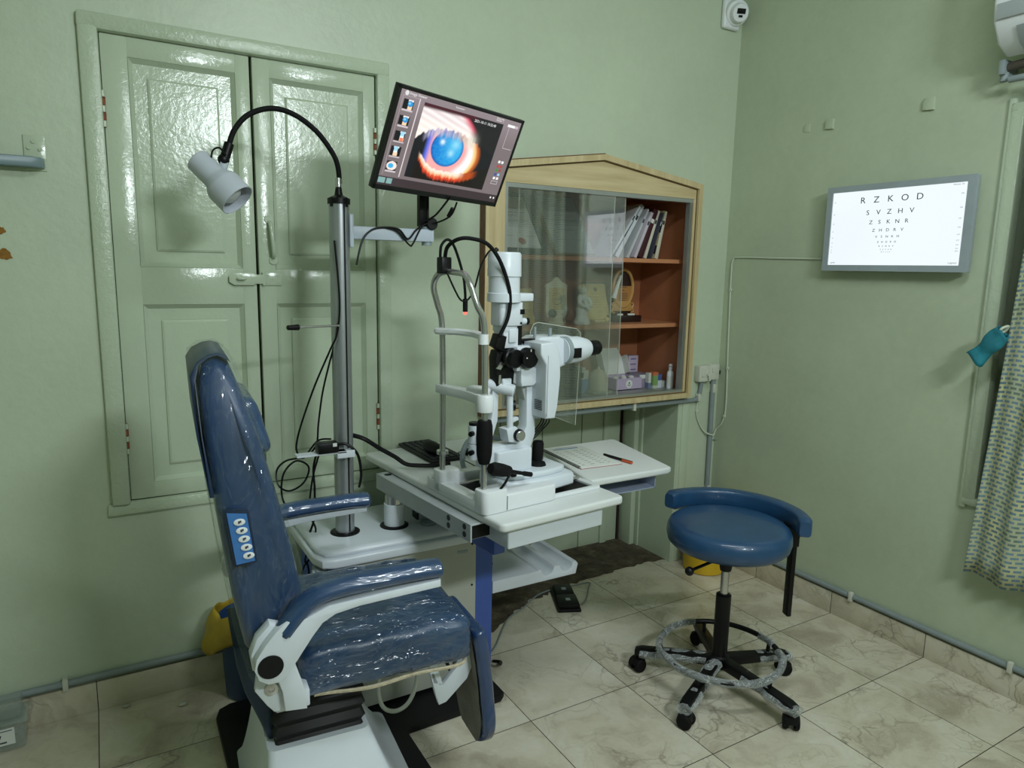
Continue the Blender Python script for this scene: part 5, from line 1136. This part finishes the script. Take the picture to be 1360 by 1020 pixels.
# fixation lamp gooseneck
b = MB(SL); b.box(-.058, .035, 1.598, -.022, .070, 1.650, bev=.004); gn = sp('cable_block', b, 'black', fr_)
b = MB(SL); b.tube([(-.042, .045, 1.645), (-.048, .02, 1.68), (-.035, -.02, 1.703), (.0, -.04, 1.706), (.055, -.05, 1.690), (.105, -.05, 1.635), (.141, -.05, 1.545), (.137, -.05, 1.468), (.108, -.045, 1.405)], .0062, 10, 8); sp('gooseneck', b, 'blackm', gn)
b = MB(SL); b.tube([(-.050, .060, 1.645), (-.046, .060, 1.685), (-.025, .055, 1.704), (.0, .055, 1.68), (.028, .05, 1.598), (.037, .05, 1.54), (.038, .05, 1.50)], .0045, 8, 8); b.cyl((.038, .05, 1.52), (.038, .05, 1.478), .008, 12, bev=.001); sp('fixation_wand', b, 'blackm', gn)
b = MB(SL); b.sphere((.038, .05, 1.475), .007, seg=12); sp('red_lamp', b, emis('red_led', 'FF6A5A', 1.6), gn)
b = MB(SL); b.tube([(-.042, .03, 1.60), (-.030, .0, 1.545), (-.008, 0, 1.517), (.017, 0, 1.521), (.040, 0, 1.555), (.063, 0, 1.625), (.095, 0, 1.672), (.118, 0, 1.674)], .003, 8, 6); b.cyl((.113, 0, 1.668), (.125, 0, 1.680), .007, 10); sp('thin_cable', b, 'cable', gn)
# clear breath shield
b = MB(SL); b.prism([(.330, 1.130), (.335, 1.40), (.350, 1.425), (.37, 1.432), (.555, 1.403), (.575, 1.388), (.578, 1.36), (.565, 1.035)], .088, .090, 'Y'); shd = sp('breath_shield', b, 'shield')
b = MB(SL); b.tube([(.333, .089, 1.28), (.337, .089, 1.40), (.350, .089, 1.425), (.37, .089, 1.432), (.555, .089, 1.403), (.575, .089, 1.388), (.578, .089, 1.36), (.565, .089, 1.035), (.45, .089, 1.083)], .0013, 6, 1); sp('shield_edge', b, 'acr_edge', shd)
b = MB(SL)
for i in range(4):
    o_ = i * .013; b.tube([(.280 + o_ * .5, -.06, 1.130), (.297 + o_, -.03, 1.098), (.290 + o_, .0, 1.062), (.262 + o_ * .7, .01, 1.036 - .003 * i), (.225, .01, 1.015)], .0026, 7, 7)
sp('camera_cables', b, 'cable', hous)
# ================================================================== PATIENT CHAIR
ch = thing('patient_chair', 'blue padded patient chair still wrapped in clear plastic, on a white pedestal', 'chair', (-2.52, -.9, .0285))
z0 = .0285
def frustum(b, lo, hi, zl, zh, n_=8):
    """rounded tapering shell; lo/hi = (x0,y0,x1,y1,r)"""
    rings = []
    for i in range(n_ + 1):
        t_ = i / n_; e_ = t_ ** .7
        q = [lo[j] + (hi[j] - lo[j]) * e_ for j in range(5)]
        rings.append([b.bm.verts.new((x_, y_, zl + (zh - zl) * t_)) for x_, y_ in rrect(q[0], q[1], q[2], q[3], q[4])])
    fs = []
    for r1, r2 in zip(rings, rings[1:]):
        m_ = len(r1)
        for i in range(m_): fs.append(b.bm.faces.new((r1[i], r1[(i + 1) % m_], r2[(i + 1) % m_], r2[i])))
    fs.append(b.bm.faces.new(rings[0][::-1])); fs.append(b.bm.faces.new(rings[-1]))
    bmesh.ops.recalc_face_normals(b.bm, faces=fs); return b
b = MB(); frustum(b, (-2.735, -1.34, -2.245, -.52, .03), (-2.690, -1.075, -2.425, -.735, .02), z0, .375); obj('pedestal', b, 'white', ch)
b = MB()
zz = [.365 + .019 * i for i in range(11)]
for i in range(10):
    o_ = .010 if i % 2 else 0.0; o2 = .010 if (i + 1) % 2 else 0.0
    a_ = rrect(-2.675 + o_, -1.060 + o_, -2.432 - o_, -.755 - o_, .006, 1); c_ = rrect(-2.675 + o2, -1.060 + o2, -2.432 - o2, -.755 - o2, .006, 1)
    v1 = [b.bm.verts.new((x_, y_, zz[i])) for x_, y_ in a_]; v2 = [b.bm.verts.new((x_, y_, zz[i + 1])) for x_, y_ in c_]
    for j in range(len(v1)): b.bm.faces.new((v1[j], v1[(j + 1) % len(v1)], v2[(j + 1) % len(v1)], v2[j]))
bmesh.ops.remove_doubles(b.bm, verts=b.bm.verts[:], dist=.0005)
obj('bellows', b, pm('bellows_black', '0E0D0F', .6), ch)
b = MB(); b.box(-2.60, -1.10, .525, -2.19, -.72, .545, bev=.003); b.box(-2.68, -1.19, .556, -2.60, -.62, .60, bev=.004); obj('seat_frame', b, 'white', ch)
# seat cushion
def cushion(x0, x1, y0, y1, z0_, z1_, r, dome=.008, n_=26, wr=.0016, shape=None):
    b = MB(); bm = b.bm
    bmesh.ops.create_cube(bm, size=1)
    bmesh.ops.subdivide_edges(bm, edges=bm.edges[:], cuts=n_, use_grid_fill=True)
    for v_ in bm.verts:
        p = Vector((x0 + (v_.co.x + .5) * (x1 - x0), y0 + (v_.co.y + .5) * (y1 - y0), z0_ + (v_.co.z + .5) * (z1_ - z0_)))
        c_ = Vector((min(max(p.x, x0 + r), x1 - r), min(max(p.y, y0 + r), y1 - r), min(max(p.z, z0_ + r), z1_ - r)))
        d_ = p - c_
        if d_.length > 1e-6: p = c_ + d_.normalized() * min(r, max(abs(d_.x), abs(d_.y), abs(d_.z)))
        e = (v_.co.x, v_.co.y); p.z += dome * (1 - 4 * e[0] ** 2) * (1 - 4 * e[1] ** 2) * (1 if v_.co.z > 0 else -.2)
        s_ = math.sin(p.x * 90 + p.z * 40) * math.sin(p.y * 31 + p.x * 22) + math.sin(p.x * 47 - p.z * 120) * .7
        p += d_.normalized() * wr * s_ if d_.length > 1e-6 else Vector((0, 0, 0))
        if shape: p = shape(p)
        v_.co = p
    return b
def seatshape(p):
    p.z -= .018 * max(0, (p.x + 2.25) / .1) * max(0, min(1, (p.z - .6) / .05)) * .3
    return p
b = cushion(-2.615, -2.152, -1.150, -.672, .543, .674, .030, .010, shape=seatshape)
st_ = obj('seat', b, 'vinyl_seat', ch, angle=80)
b = MB(); b.tube([(-2.58, -1.138, .545), (-2.40, -1.142, .538), (-2.20, -1.140, .540), (-2.168, -1.12, .545)], .0055, 7, 8); b.wobble(.003); obj('gathered_film_hem', b, pm('film_hem', 'B9AE93', .5, var=.2, vs=60, bump=.8, bs=120), st_)
# backrest
bp_ = [(-2.800, 1.425), (-2.785, 1.442), (-2.762, 1.447), (-2.742, 1.430), (-2.722, 1.36), (-2.69, 1.235), (-2.655, 1.09), (-2.625, .95), (-2.606, .85), (-2.602, .74), (-2.630, .675), (-2.695, .655), (-2.740, .72), (-2.762, .85), (-2.783, 1.02), (-2.803, 1.22), (-2.810, 1.36)]
def roundtop(b, zt):
    for v_ in b.bm.verts:
        t_ = max(0, min(1, (v_.co.z - 1.20) / (zt - 1.20))); v_.co.y = -.905 + (v_.co.y + .905) * (1 - .42 * t_ ** 3); v_.co.z -= .042 * t_
    return b
b = MB(); b.prism(bp_, -1.155, -.660, 'Y', bev=.028, seg=5); roundtop(b, 1.447)
back = obj('backrest', b, 'vinyl_wrap', ch, angle=60)
b = MB(); b.prism([(-2.826, 1.40), (-2.812, 1.432), (-2.785, 1.451), (-2.765, 1.455), (-2.745, 1.446), (-2.738, 1.430), (-2.745, 1.437), (-2.766, 1.448), (-2.785, 1.443), (-2.806, 1.426), (-2.815, 1.39), (-2.808, 1.25), (-2.790, 1.10), (-2.790, 1.10), (-2.820, 1.25)][:13] + [(-2.800, 1.10), (-2.820, 1.25)], -1.165, -.665, 'Y', bev=.002); roundtop(b, 1.455)
obj('back_shell', b, pm('dark_blue_shell', '142B49', .4), back)
def off(pts, k_, dx=0):
    cx = sum(p[0] for p in pts) / len(pts); cz = sum(p[1] for p in pts) / len(pts)
    return [(p[0] + (k_ if p[0] > cx else -k_) + (dx if p[0] < cx - .0 else 0), p[1] + (k_ if p[1] > 1.2 else (-k_ if p[1] < .8 else 0))) for p in pts]
fp_ = [(-2.822, 1.43), (-2.795, 1.460), (-2.755, 1.460), (-2.730, 1.435), (-2.712, 1.36), (-2.680, 1.235), (-2.645, 1.09), (-2.615, .95), (-2.596, .85), (-2.592, .75), (-2.62, .665), (-2.668, .628), (-2.715, .60), (-2.735, .635), (-2.762, .78), (-2.785, .95), (-2.806, 1.15), (-2.820, 1.33)]
b = MB(); b.prism(fp_, -1.172, -.648, 'Y', bev=.030, seg=4); 
bmesh.ops.subdivide_edges(b.bm, edges=[e for e in b.bm.edges if e.calc_length() > .08], cuts=6, use_grid_fill=True)
roundtop(b, 1.46); b.wobble(.0022); obj('plastic_cover', b, 'film', back, angle=60)
b = MB(); b.prism([(-2.758, .655), (-2.752, .60), (-2.735, .52), (-2.700, .425), (-2.680, .365), (-2.662, .372), (-2.655, .44), (-2.662, .52), (-2.675, .60), (-2.70, .65)], -1.02, -.78, 'Y', bev=.010, seg=3); obj('rear_cover', b, pm('dark_blue_cover', '17304A', .45), ch)
b = cushion(-2.745, -2.664, -1.04, -.76, 1.155, 1.298, .024, 0, 12, .0008, lambda p: Vector((p.x + (1.23 - p.z) * .28, p.y, p.z))); hr = obj('headrest', b, 'vinyl_arm', ch, angle=80)
b = MB(); b.box(-2.795, -.95, 1.290, -2.718, -.86, 1.325, bev=.008); obj('headrest_strap', b, pm('grey_strap', '75827C', .5), hr)
# control panel on the near side of the backrest
cp = [(-2.768, 1.066), (-2.726, 1.059), (-2.712, .945), (-2.752, .941)]
b = MB(); b.prism([(-2.773, 1.071), (-2.721, 1.064), (-2.707, .940), (-2.756, .935)], -1.178, -1.160, 'Y', bev=.002); pn_ = obj('control_panel', b, pm('panel_dark', '14253E', .4), ch)
b = MB(); b.prism(cp, -1.1795, -1.1775, 'Y'); obj('panel_face', b, pm('panel_blue', '3F74B4', .4, var=.15, vs=9), pn_)
for i in range(5):
    cx = -2.742 + .0042 * i; cz = 1.042 - .0205 * i
    b = MB(); b.prism([(cx + .0125 * math.cos(a_ * PI / 10), cz + .008 * math.sin(a_ * PI / 10)) for a_ in range(20)], -1.182, -1.1795, 'Y', bev=.0008); bt = obj('button', b, 'white_pl', pn_)
    b = MB(); b.box(cx - .003, -1.1825, cz - .003, cx + .001, -1.182, cz + .003); b.box(cx + .001, -1.1825, cz - .001, cx + .004, -1.182, cz + .004); obj('symbol', b, 'ink', bt)
# arm rests
br = [(-2.283, .847), (-2.486, .836), (-2.560, .832), (-2.610, .812), (-2.655, .812), (-2.682, .79), (-2.706, .762), (-2.724, .735), (-2.729, .708), (-2.720, .682), (-2.700, .668), (-2.676, .668), (-2.660, .680), (-2.640, .705), (-2.598, .765), (-2.575, .793), (-2.545, .809), (-2.486, .818), (-2.283, .828)]
lw = [(-2.672, .70), (-2.640, .705), (-2.627, .66), (-2.615, .62), (-2.613, .574), (-2.663, .580), (-2.668, .63), (-2.680, .67)]
pd = [(-2.283, .862), (-2.34, .864), (-2.42, .863), (-2.50, .860), (-2.565, .852), (-2.605, .833), (-2.633, .805), (-2.658, .775)]
for side, y0, y1, dx in (('near', -1.245, -1.213, 0), ('far', -.632, -.600, -.030)):
    b = MB(); b.prism([(x_ + dx, z_) for x_, z_ in br], y0, y1, 'Y', bev=.003); ar = obj('armrest', b, 'white', ch)
    yc = (y0 + y1) / 2 + (.012 if side == 'near' else -.012)
    b = MB(); b.tube([(x_ + dx, yc, z_ + .006) for x_, z_ in pd], .033, 16, 5, flat=.70); b.sphere((-2.283 + dx, yc, .868), .033, sx=.35, sz=.70); b.sphere((-2.658 + dx, yc, .781), .031, sx=.7, sz=.7)
    obj('arm_pad', b, 'vinyl_arm', ar, angle=60)
    b = MB(); b.prism([(x_ + dx, z_) for x_, z_ in lw], y0 + .018, y1 + .005, 'Y', bev=.003); obj('arm_bracket', b, 'white', ar)
    if side == 'near':
        b = MB(); b.cyl((-2.694, y0, .712), (-2.694, y0 - .003, .712), .0285, 32, bev=.001); obj('pivot_cap', b, 'matblack', ar)
b = MB(); b.prism([(-2.722, .668), (-2.727, .635), (-2.700, .590), (-2.685, .571), (-2.662, .571), (-2.655, .66)], -1.205, -1.185, 'Y', bev=.003); hb = obj('hinge_plate', b, 'white', ch)
b = MB(); b.lathe([(0, 0), (.017, 0), (.015, .005), (.007, .006), (.006, .003), (0, .003)], (-2.690, -1.205, .634), (0, -1, 0), 24); obj('bolt', b, 'steel', hb)
b = MB(); b.prism([(-2.735, .73), (-2.72, .77), (-2.69, .80), (-2.665, .79), (-2.665, .70), (-2.70, .665), (-2.73, .69)], -1.215, -1.175, 'Y', bev=.01); obj('pivot_housing', b, 'white', hb)
b = MB(); b.box(-2.72, -1.21, .655, -2.66, -.63, .70, bev=.008); obj('pivot_axle', b, 'white', ch)
# leg rest
def leg(u_, v_):  # v 0 top .. 1 bottom ; u across
    hw = .128 * math.sqrt(max(.0, 1 - max(0, (v_ - .6) / .4) ** 2.6)) if v_ > .6 else .128
    hw = max(hw, .018)
    y = -.985 - .08 * max(0, v_ - .6) + (u_ * 2 - 1) * hw; z = .60 - .39 * v_; x = -2.115 + .035 * math.sin(v_ * 1.9) 
    return Vector((x, y, z))
b = MB(); b.grid(leg, 14, 22); lg = obj('leg_rest', b, 'vinyl_wrap', ch, solid=.040, angle=80, sub=1)
b = MB(); b.grid(lambda u_, v_: leg(.08 + .84 * u_, .05 + .9 * v_) + Vector((-.024, 0, 0)), 12, 18); obj('rear_lining', b, pm('taupe_lining', '77705F', .6, var=.25, vs=15, bump=.5, bs=30), lg)
b = MB(); b.prism([(-2.245, .475), (-2.232, .475), (-2.215, .43), (-2.205, .43), (-2.11, .53), (-2.10, .50), (-2.13, .43), (-2.195, .372), (-2.217, .368), (-2.227, .40)], -1.055, -1.035, 'Y', bev=.003)
b.prism([(-2.26, .555), (-2.24, .555), (-2.205, .43), (-2.235, .44)], -1.055, -1.035, 'Y', bev=.002); obj('leg_rest_bracket', b, 'white', ch)
b = MB(); b.tube([(-2.15, -.80, .46), (-2.10, -.80, .34), (-2.06, -.84, .23), (-2.05, -.88, .20)], .006, 8, 5); obj('hinge_rod', b, 'black', lg)

# the chair is turned a few degrees towards the room
ch.location = (-2.4964, -.8993, .0285); ch.rotation_euler = (0, 0, math.radians(-4.5))

# ================================================================== STOOL
SC = Vector((-.955, -.99, 0))
sl = thing('examiner_stool', 'blue padded swivel stool with a curved arm rest and wheeled black base', 'stool', SC)
def ss(name, b, mat, par=None, **kw): return obj(name, b, mat, par or sl, **kw)
T = Matrix.Translation(SC)
b = MB(T); b.lathe([(0, .585), (.17, .585), (.212, .590), (.226, .604), (.232, .628), (.230, .652), (.223, .668), (.212, .676), (.195, .679), (.10, .6805), (0, .681)], seg=64); seat = ss('seat', b, 'vinyl_stool')
b = MB(T); b.lathe([(0, .5795), (.17, .5795), (.19, .5845), (0, .5845)], seg=40); ss('seat_plate', b, 'black', seat)
# loose film on the seat top, up to a curved edge
pts = []
for i in range(41):
    a_ = math.radians(-58 + i * 5.1); pts.append((.211 * math.cos(a_), .211 * math.sin(a_)))
for i in range(1, 14):
    q = i / 14; a0 = Vector(pts[40]) ; a1 = Vector(pts[0]); p = a0.lerp(a1, q) + Vector((.05, .05)) * math.sin(q * PI) * .4; pts.append((p.x, p.y))
b = MB(T); bm = b.bm; cv = bm.verts.new((.04, .04, .6826)); rv = [bm.verts.new((x_, y_, .6820 - max(0, math.hypot(x_, y_) - .19) * .16)) for x_, y_ in pts]
for i in range(len(rv)): bm.faces.new((cv, rv[i], rv[(i + 1) % len(rv)]))
ss('seat_film', b, 'vinyl_stooltop', seat)
def arc(r, z, a0, a1, n_=22): return [(r * math.cos(math.radians(a0 + (a1 - a0) * i / n_)), r * math.sin(math.radians(a0 + (a1 - a0) * i / n_)), z) for i in range(n_ + 1)]
b = MB(T)
R0, R1 = .243, .298
def ar_(u_, v_):
    an = math.radians(-47 + 150 * u_); a2 = 2 * PI * v_; ce = abs(math.cos(a2)) ** .45 * (1 if math.cos(a2) > 0 else -1); se = abs(math.sin(a2)) ** .45 * (1 if math.sin(a2) > 0 else -1)
    e_ = min(1, min(u_, 1 - u_) / .02) ** .5 if 0 < u_ < 1 else .0
    e_ = max(e_, .75); rr = .272 + .027 * ce * e_; return Vector((rr * math.cos(an), rr * math.sin(an), .693 + .038 * se * e_ - .01 * (1 - u_)))
b.grid(ar_, 64, 24)
bm = b.bm; bmesh.ops.remove_doubles(bm, verts=bm.verts[:], dist=.0004); bmesh.ops.holes_fill(bm, edges=[e for e in bm.edges if e.is_boundary]); bmesh.ops.recalc_face_normals(bm, faces=bm.faces[:])
rest = ss('arm_rest', b, 'vinyl_stool')
an = math.radians(-22)
AM = T @ Matrix.Rotation(an, 4, 'Z')
b = MB(AM); b.box(.262, -.019, .285, .280, .019, .60, bev=.003); b.box(.235, -.022, .575, .286, .022, .668, bev=.004); b.cyl((.20, 0, .60), (.262, 0, .60), .012, 12); b.box(.14, -.02, .5795, .27, .02, .590); ss('rest_bar', b, 'black', rest)
b = MB(T); b.lathe([(0, .085), (.036, .085), (.036, .13), (.029, .135), (.029, .385), (.022, .39), (0, .39)], seg=24); ss('lower_column', b, 'black')
b = MB(T); b.lathe([(0, .385), (.0155, .385), (.0155, .50), (0, .50)], seg=20); ss('gas_piston', b, 'steel')
b = MB(T); b.lathe([(0, .485), (.021, .485), (.024, .50), (.024, .58), (0, .58)], seg=20); b.box(-.07, -.05, .565, .07, .05, .583, bev=.004); ss('seat_mount', b, 'black')
b = MB(T); b.cyl((-.02, -.005, .545), (-.205, -.02, .535), .006, 10); lv = ss('height_lever', b, 'black')
b = MB(T); b.sphere((-.215, -.021, .534), .017, seg=14); ss('lever_knob', b, 'black', lv)
casts = []
for k_, (a_, L_) in enumerate(((131, .315), (203, .325), (275, .325), (347, .315), (59, .315))):
    LM = T @ Matrix.Rotation(math.radians(a_), 4, 'Z')
    b = MB(LM); b.prism([(0.02, .088), (L_ - .02, .072), (L_ + .015, .074), (L_ + .015, .092), (L_ - .01, .102), (.03, .130), (.0, .130)], -.021, .021, 'Y', bev=.005); lgx = ss('leg', b, 'black')
    CMx = LM @ Matrix.Translation((L_, 0, 0)) @ Matrix.Rotation(math.radians(50 + 40 * k_), 4, 'Z')
    b = MB(CMx); b.cyl((0, 0, .058), (0, 0, .082), .008, 10); b.prism([(-.026, .03), (-.020, .052), (0, .060), (.022, .052), (.028, .03)], -.022, .022, 'Y', bev=.005); ca = ss('caster', b, 'black', lgx)
    b = MB(CMx)
    for y_ in (-.019, .019): b.cyl((.004, y_ - .009, .0275), (.004, y_ + .009, .0275), .0275, 24, bev=.004)
    casts.append((b, lgx))
for b, p_ in casts: ss('wheel', b, 'blackm', p_)
b = MB(T); b.tube([(.232 * math.cos(2 * PI * i / 48), .232 * math.sin(2 * PI * i / 48), .150) for i in range(48)], .0105, 12, 1, True)
for a_ in (131, 203, 275, 347, 59):
    ca_, sa_ = math.cos(math.radians(a_)), math.sin(math.radians(a_)); b.cyl((.225 * ca_, .225 * sa_, .10), (.232 * ca_, .232 * sa_, .150), .008, 10)
fr2 = ss('foot_ring', b, 'black')
# stretch film wrapped round the ring and the legs
b = MB(T)
for a0, a1 in ((70, 330), (340, 362)):
    b.tube(arc(.232, .150, a0, a1, 50), .0145, 10, 1)
b.wobble(.003); obj('wrapping_film', b, 'film2', fr2)
b = MB()
for a_, q0, q1 in ((131, .05, .31), (203, .04, .20), (203, .24, .345), (275, .12, .345), (347, .18, .33)):
    LM = T @ Matrix.Rotation(math.radians(a_), 4, 'Z'); bb = MB(LM)
    bb.tube([(q0 + (q1 - q0) * i / 10, 0, .108 - .12 * (q0 + (q1 - q0) * i / 10 - .05) + .003 * math.sin(i * 2.1)) for i in range(11)], .030, 10, 1, flat=.75)
    me = bpy.data.meshes.new('tmp'); bb.bm.to_mesh(me); b.bm.from_mesh(me); bpy.data.meshes.remove(me)
b.wobble(.003); obj('leg_film', b, 'film2', fr2)

# ================================================================== THINGS ON THE FLOOR
fpd = thing('foot_pedal', 'black double foot pedal lying on the floor tiles', 'foot pedal', (-1.08, -.10, 0))
FM = Matrix.Translation((-1.128, -.222, 0)) @ Matrix.Rotation(math.radians(-24), 4, 'Z')
b = MB(FM); b.box(-.058, 0, 0, .055, .245, .016, bev=.004); obj('base', b, 'matblack', fpd)
b = MB(FM); b.box(-.048, .010, .016, .050, .125, .036, bev=.005); p1_ = obj('pedal', b, 'black', fpd)
b = MB(FM); b.box(-.046, .130, .016, .046, .236, .036, bev=.005); p2_ = obj('pedal', b, 'black', fpd)
b = MB(FM); b.box(-.010, .055, .0362, .012, .080, .0372); obj('pedal_label', b, 'greyplate', p1_)
b = MB(FM); b.box(-.010, .170, .0362, .012, .195, .0372); obj('pedal_label', b, 'greyplate', p2_)
cable('pedal_cable', [(-1.045, -.205, .014), (-.98, -.15, .005), (-.90, -.06, .0065), (-.86, -.012, .0075), (-.95, .0, .0065), (-1.054, .012, .0075), (-1.16, .0, .0075), (-1.253, -.05, .007), (-1.32, -.09, .005), (-1.42, -.14, .008), (-1.50, -.22, .008), (-1.60, -.33, .006), (-1.70, -.40, .006)], .0034, 'grey cable looping over the floor from the foot pedal', 'greypipe')
cable('power_cable', [(-1.68, -.50, .05), (-1.665, -.49, .03), (-1.64, -.45, .012), (-1.66, -.42, .006)], .006, 'short black cord bending out behind the blue cabinet leg at the floor')
bn = thing('waste_bin', 'dark blue waste bin behind the patient chair', 'bin', (-2.555, -.135, 0))
b = MB(); b.lathe([(0, .001), (.092, .001), (.096, .006), (.110, .31), (.113, .315), (.108, .315), (.105, .30), (.092, .02), (0, .02)], (-2.560, -.134, 0), seg=36); obj('bucket', b, 'bluebin', bn)
bg = thing('bin_bag', 'crumpled mustard yellow bag hanging over the rim of the blue bin', 'bag', (-2.66, -.14, .28))
def bag(u_, v_):
    a_ = 2 * PI * u_; r_ = .1165 + .052 * math.sin(min(1, v_ * 1.1) * PI * .55) * (0.55 + .45 * math.cos(a_ - 3.3)) + .006 * math.sin(a_ * 9 + v_ * 5)
    return Vector((-2.560 + r_ * math.cos(a_), -.134 + min(r_, .113) * math.sin(a_) , .345 - .14 * v_ * (0.6 + .4 * math.cos(a_ - 3.1)) + .012 * math.sin(a_ * 5)))
b = MB(); b.grid(bag, 60, 8); obj('bag', b, 'yellowbag', bg, solid=.002, angle=30)
yb = thing('yellow_bucket', 'bright yellow bucket in the room corner behind the stool', 'bucket', (-.18, -.15, 0))
b = MB(); b.lathe([(0, .001), (.105, .001), (.112, .008), (.128, .40), (.134, .405), (.134, .42), (.126, .42), (.120, .40), (.104, .02), (0, .02)], (-.175, -.152, 0), seg=40); obj('pail', b, 'yellow', yb)
bx = thing('storage_box', 'clear lidded plastic box with a paper label on the floor at the left', 'storage box', (-3.4, -.08, 0))
b = MB(); b.box(-3.60, -.128, .006, -3.284, -.030, .100, bev=.008); obj('tub', b, 'clearbox', bx)
b = MB(); b.box(-3.61, -.138, .100, -3.274, -.022, .112, bev=.004); b.box(-3.595, -.125, .112, -3.290, -.035, .165, bev=.012); obj('lid', b, 'clearbox', bx)
b = MB(); b.box(-3.50, -.130, .03, -3.312, -.1285, .088); lb = obj('paper_label', b, 'paper', bx)
b = MB(); b.box(-3.40, -.1308, .079, -3.318, -.130, .0815); b.prism([(-3.37, .055), (-3.352, .055), (-3.348, .066), (-3.356, .072), (-3.37, .069)], -.1308, -.130, 'Y'); b.box(-3.38, -.1308, .038, -3.335, -.130, .043); obj('label_print', b, 'ink', lb)
for i, (x_, y_, r_) in enumerate(((-2.987, -.037, .010), (-2.806, -.126, .012))):
    b = MB(); b.sphere((x_, y_, r_ * .45 + .001), r_, sx=1.3, sz=.5, seg=12); b.wobble(.0012); obj('cotton_ball', b, pm('cotton', 'B4B3A4', .9), None, ('small white cotton scrap against the skirting left of the bin', 'small flat cotton scrap on the floor tile left of the bin')[i], 'cotton', origin=(x_, y_, 0))
# the tube fitting the room is lit by
t = thing('tube_fitting', 'white lit panel fitting high on the wall behind the photographer', 'lamp', (-1.75, -4.09, 2.76))
b = MB(); b.box(-2.15, -4.098, 2.62, -1.35, -3.93, 2.90, bev=.005); obj('batten', b, 'white', t)
t = thing('tube_fitting', 'white fluorescent tube fitting hanging on two rods below the ceiling', 'lamp', (-1.75, -2.15, 3.3))
b = MB(); b.box(-2.40, -2.18, 3.09, -1.10, -2.12, 3.14, bev=.005); b.cyl((-2.2, -2.15, 3.13), (-2.2, -2.15, 3.30), .006, 8); b.cyl((-1.3, -2.15, 3.13), (-1.3, -2.15, 3.30), .006, 8); obj('batten', b, 'white', t)
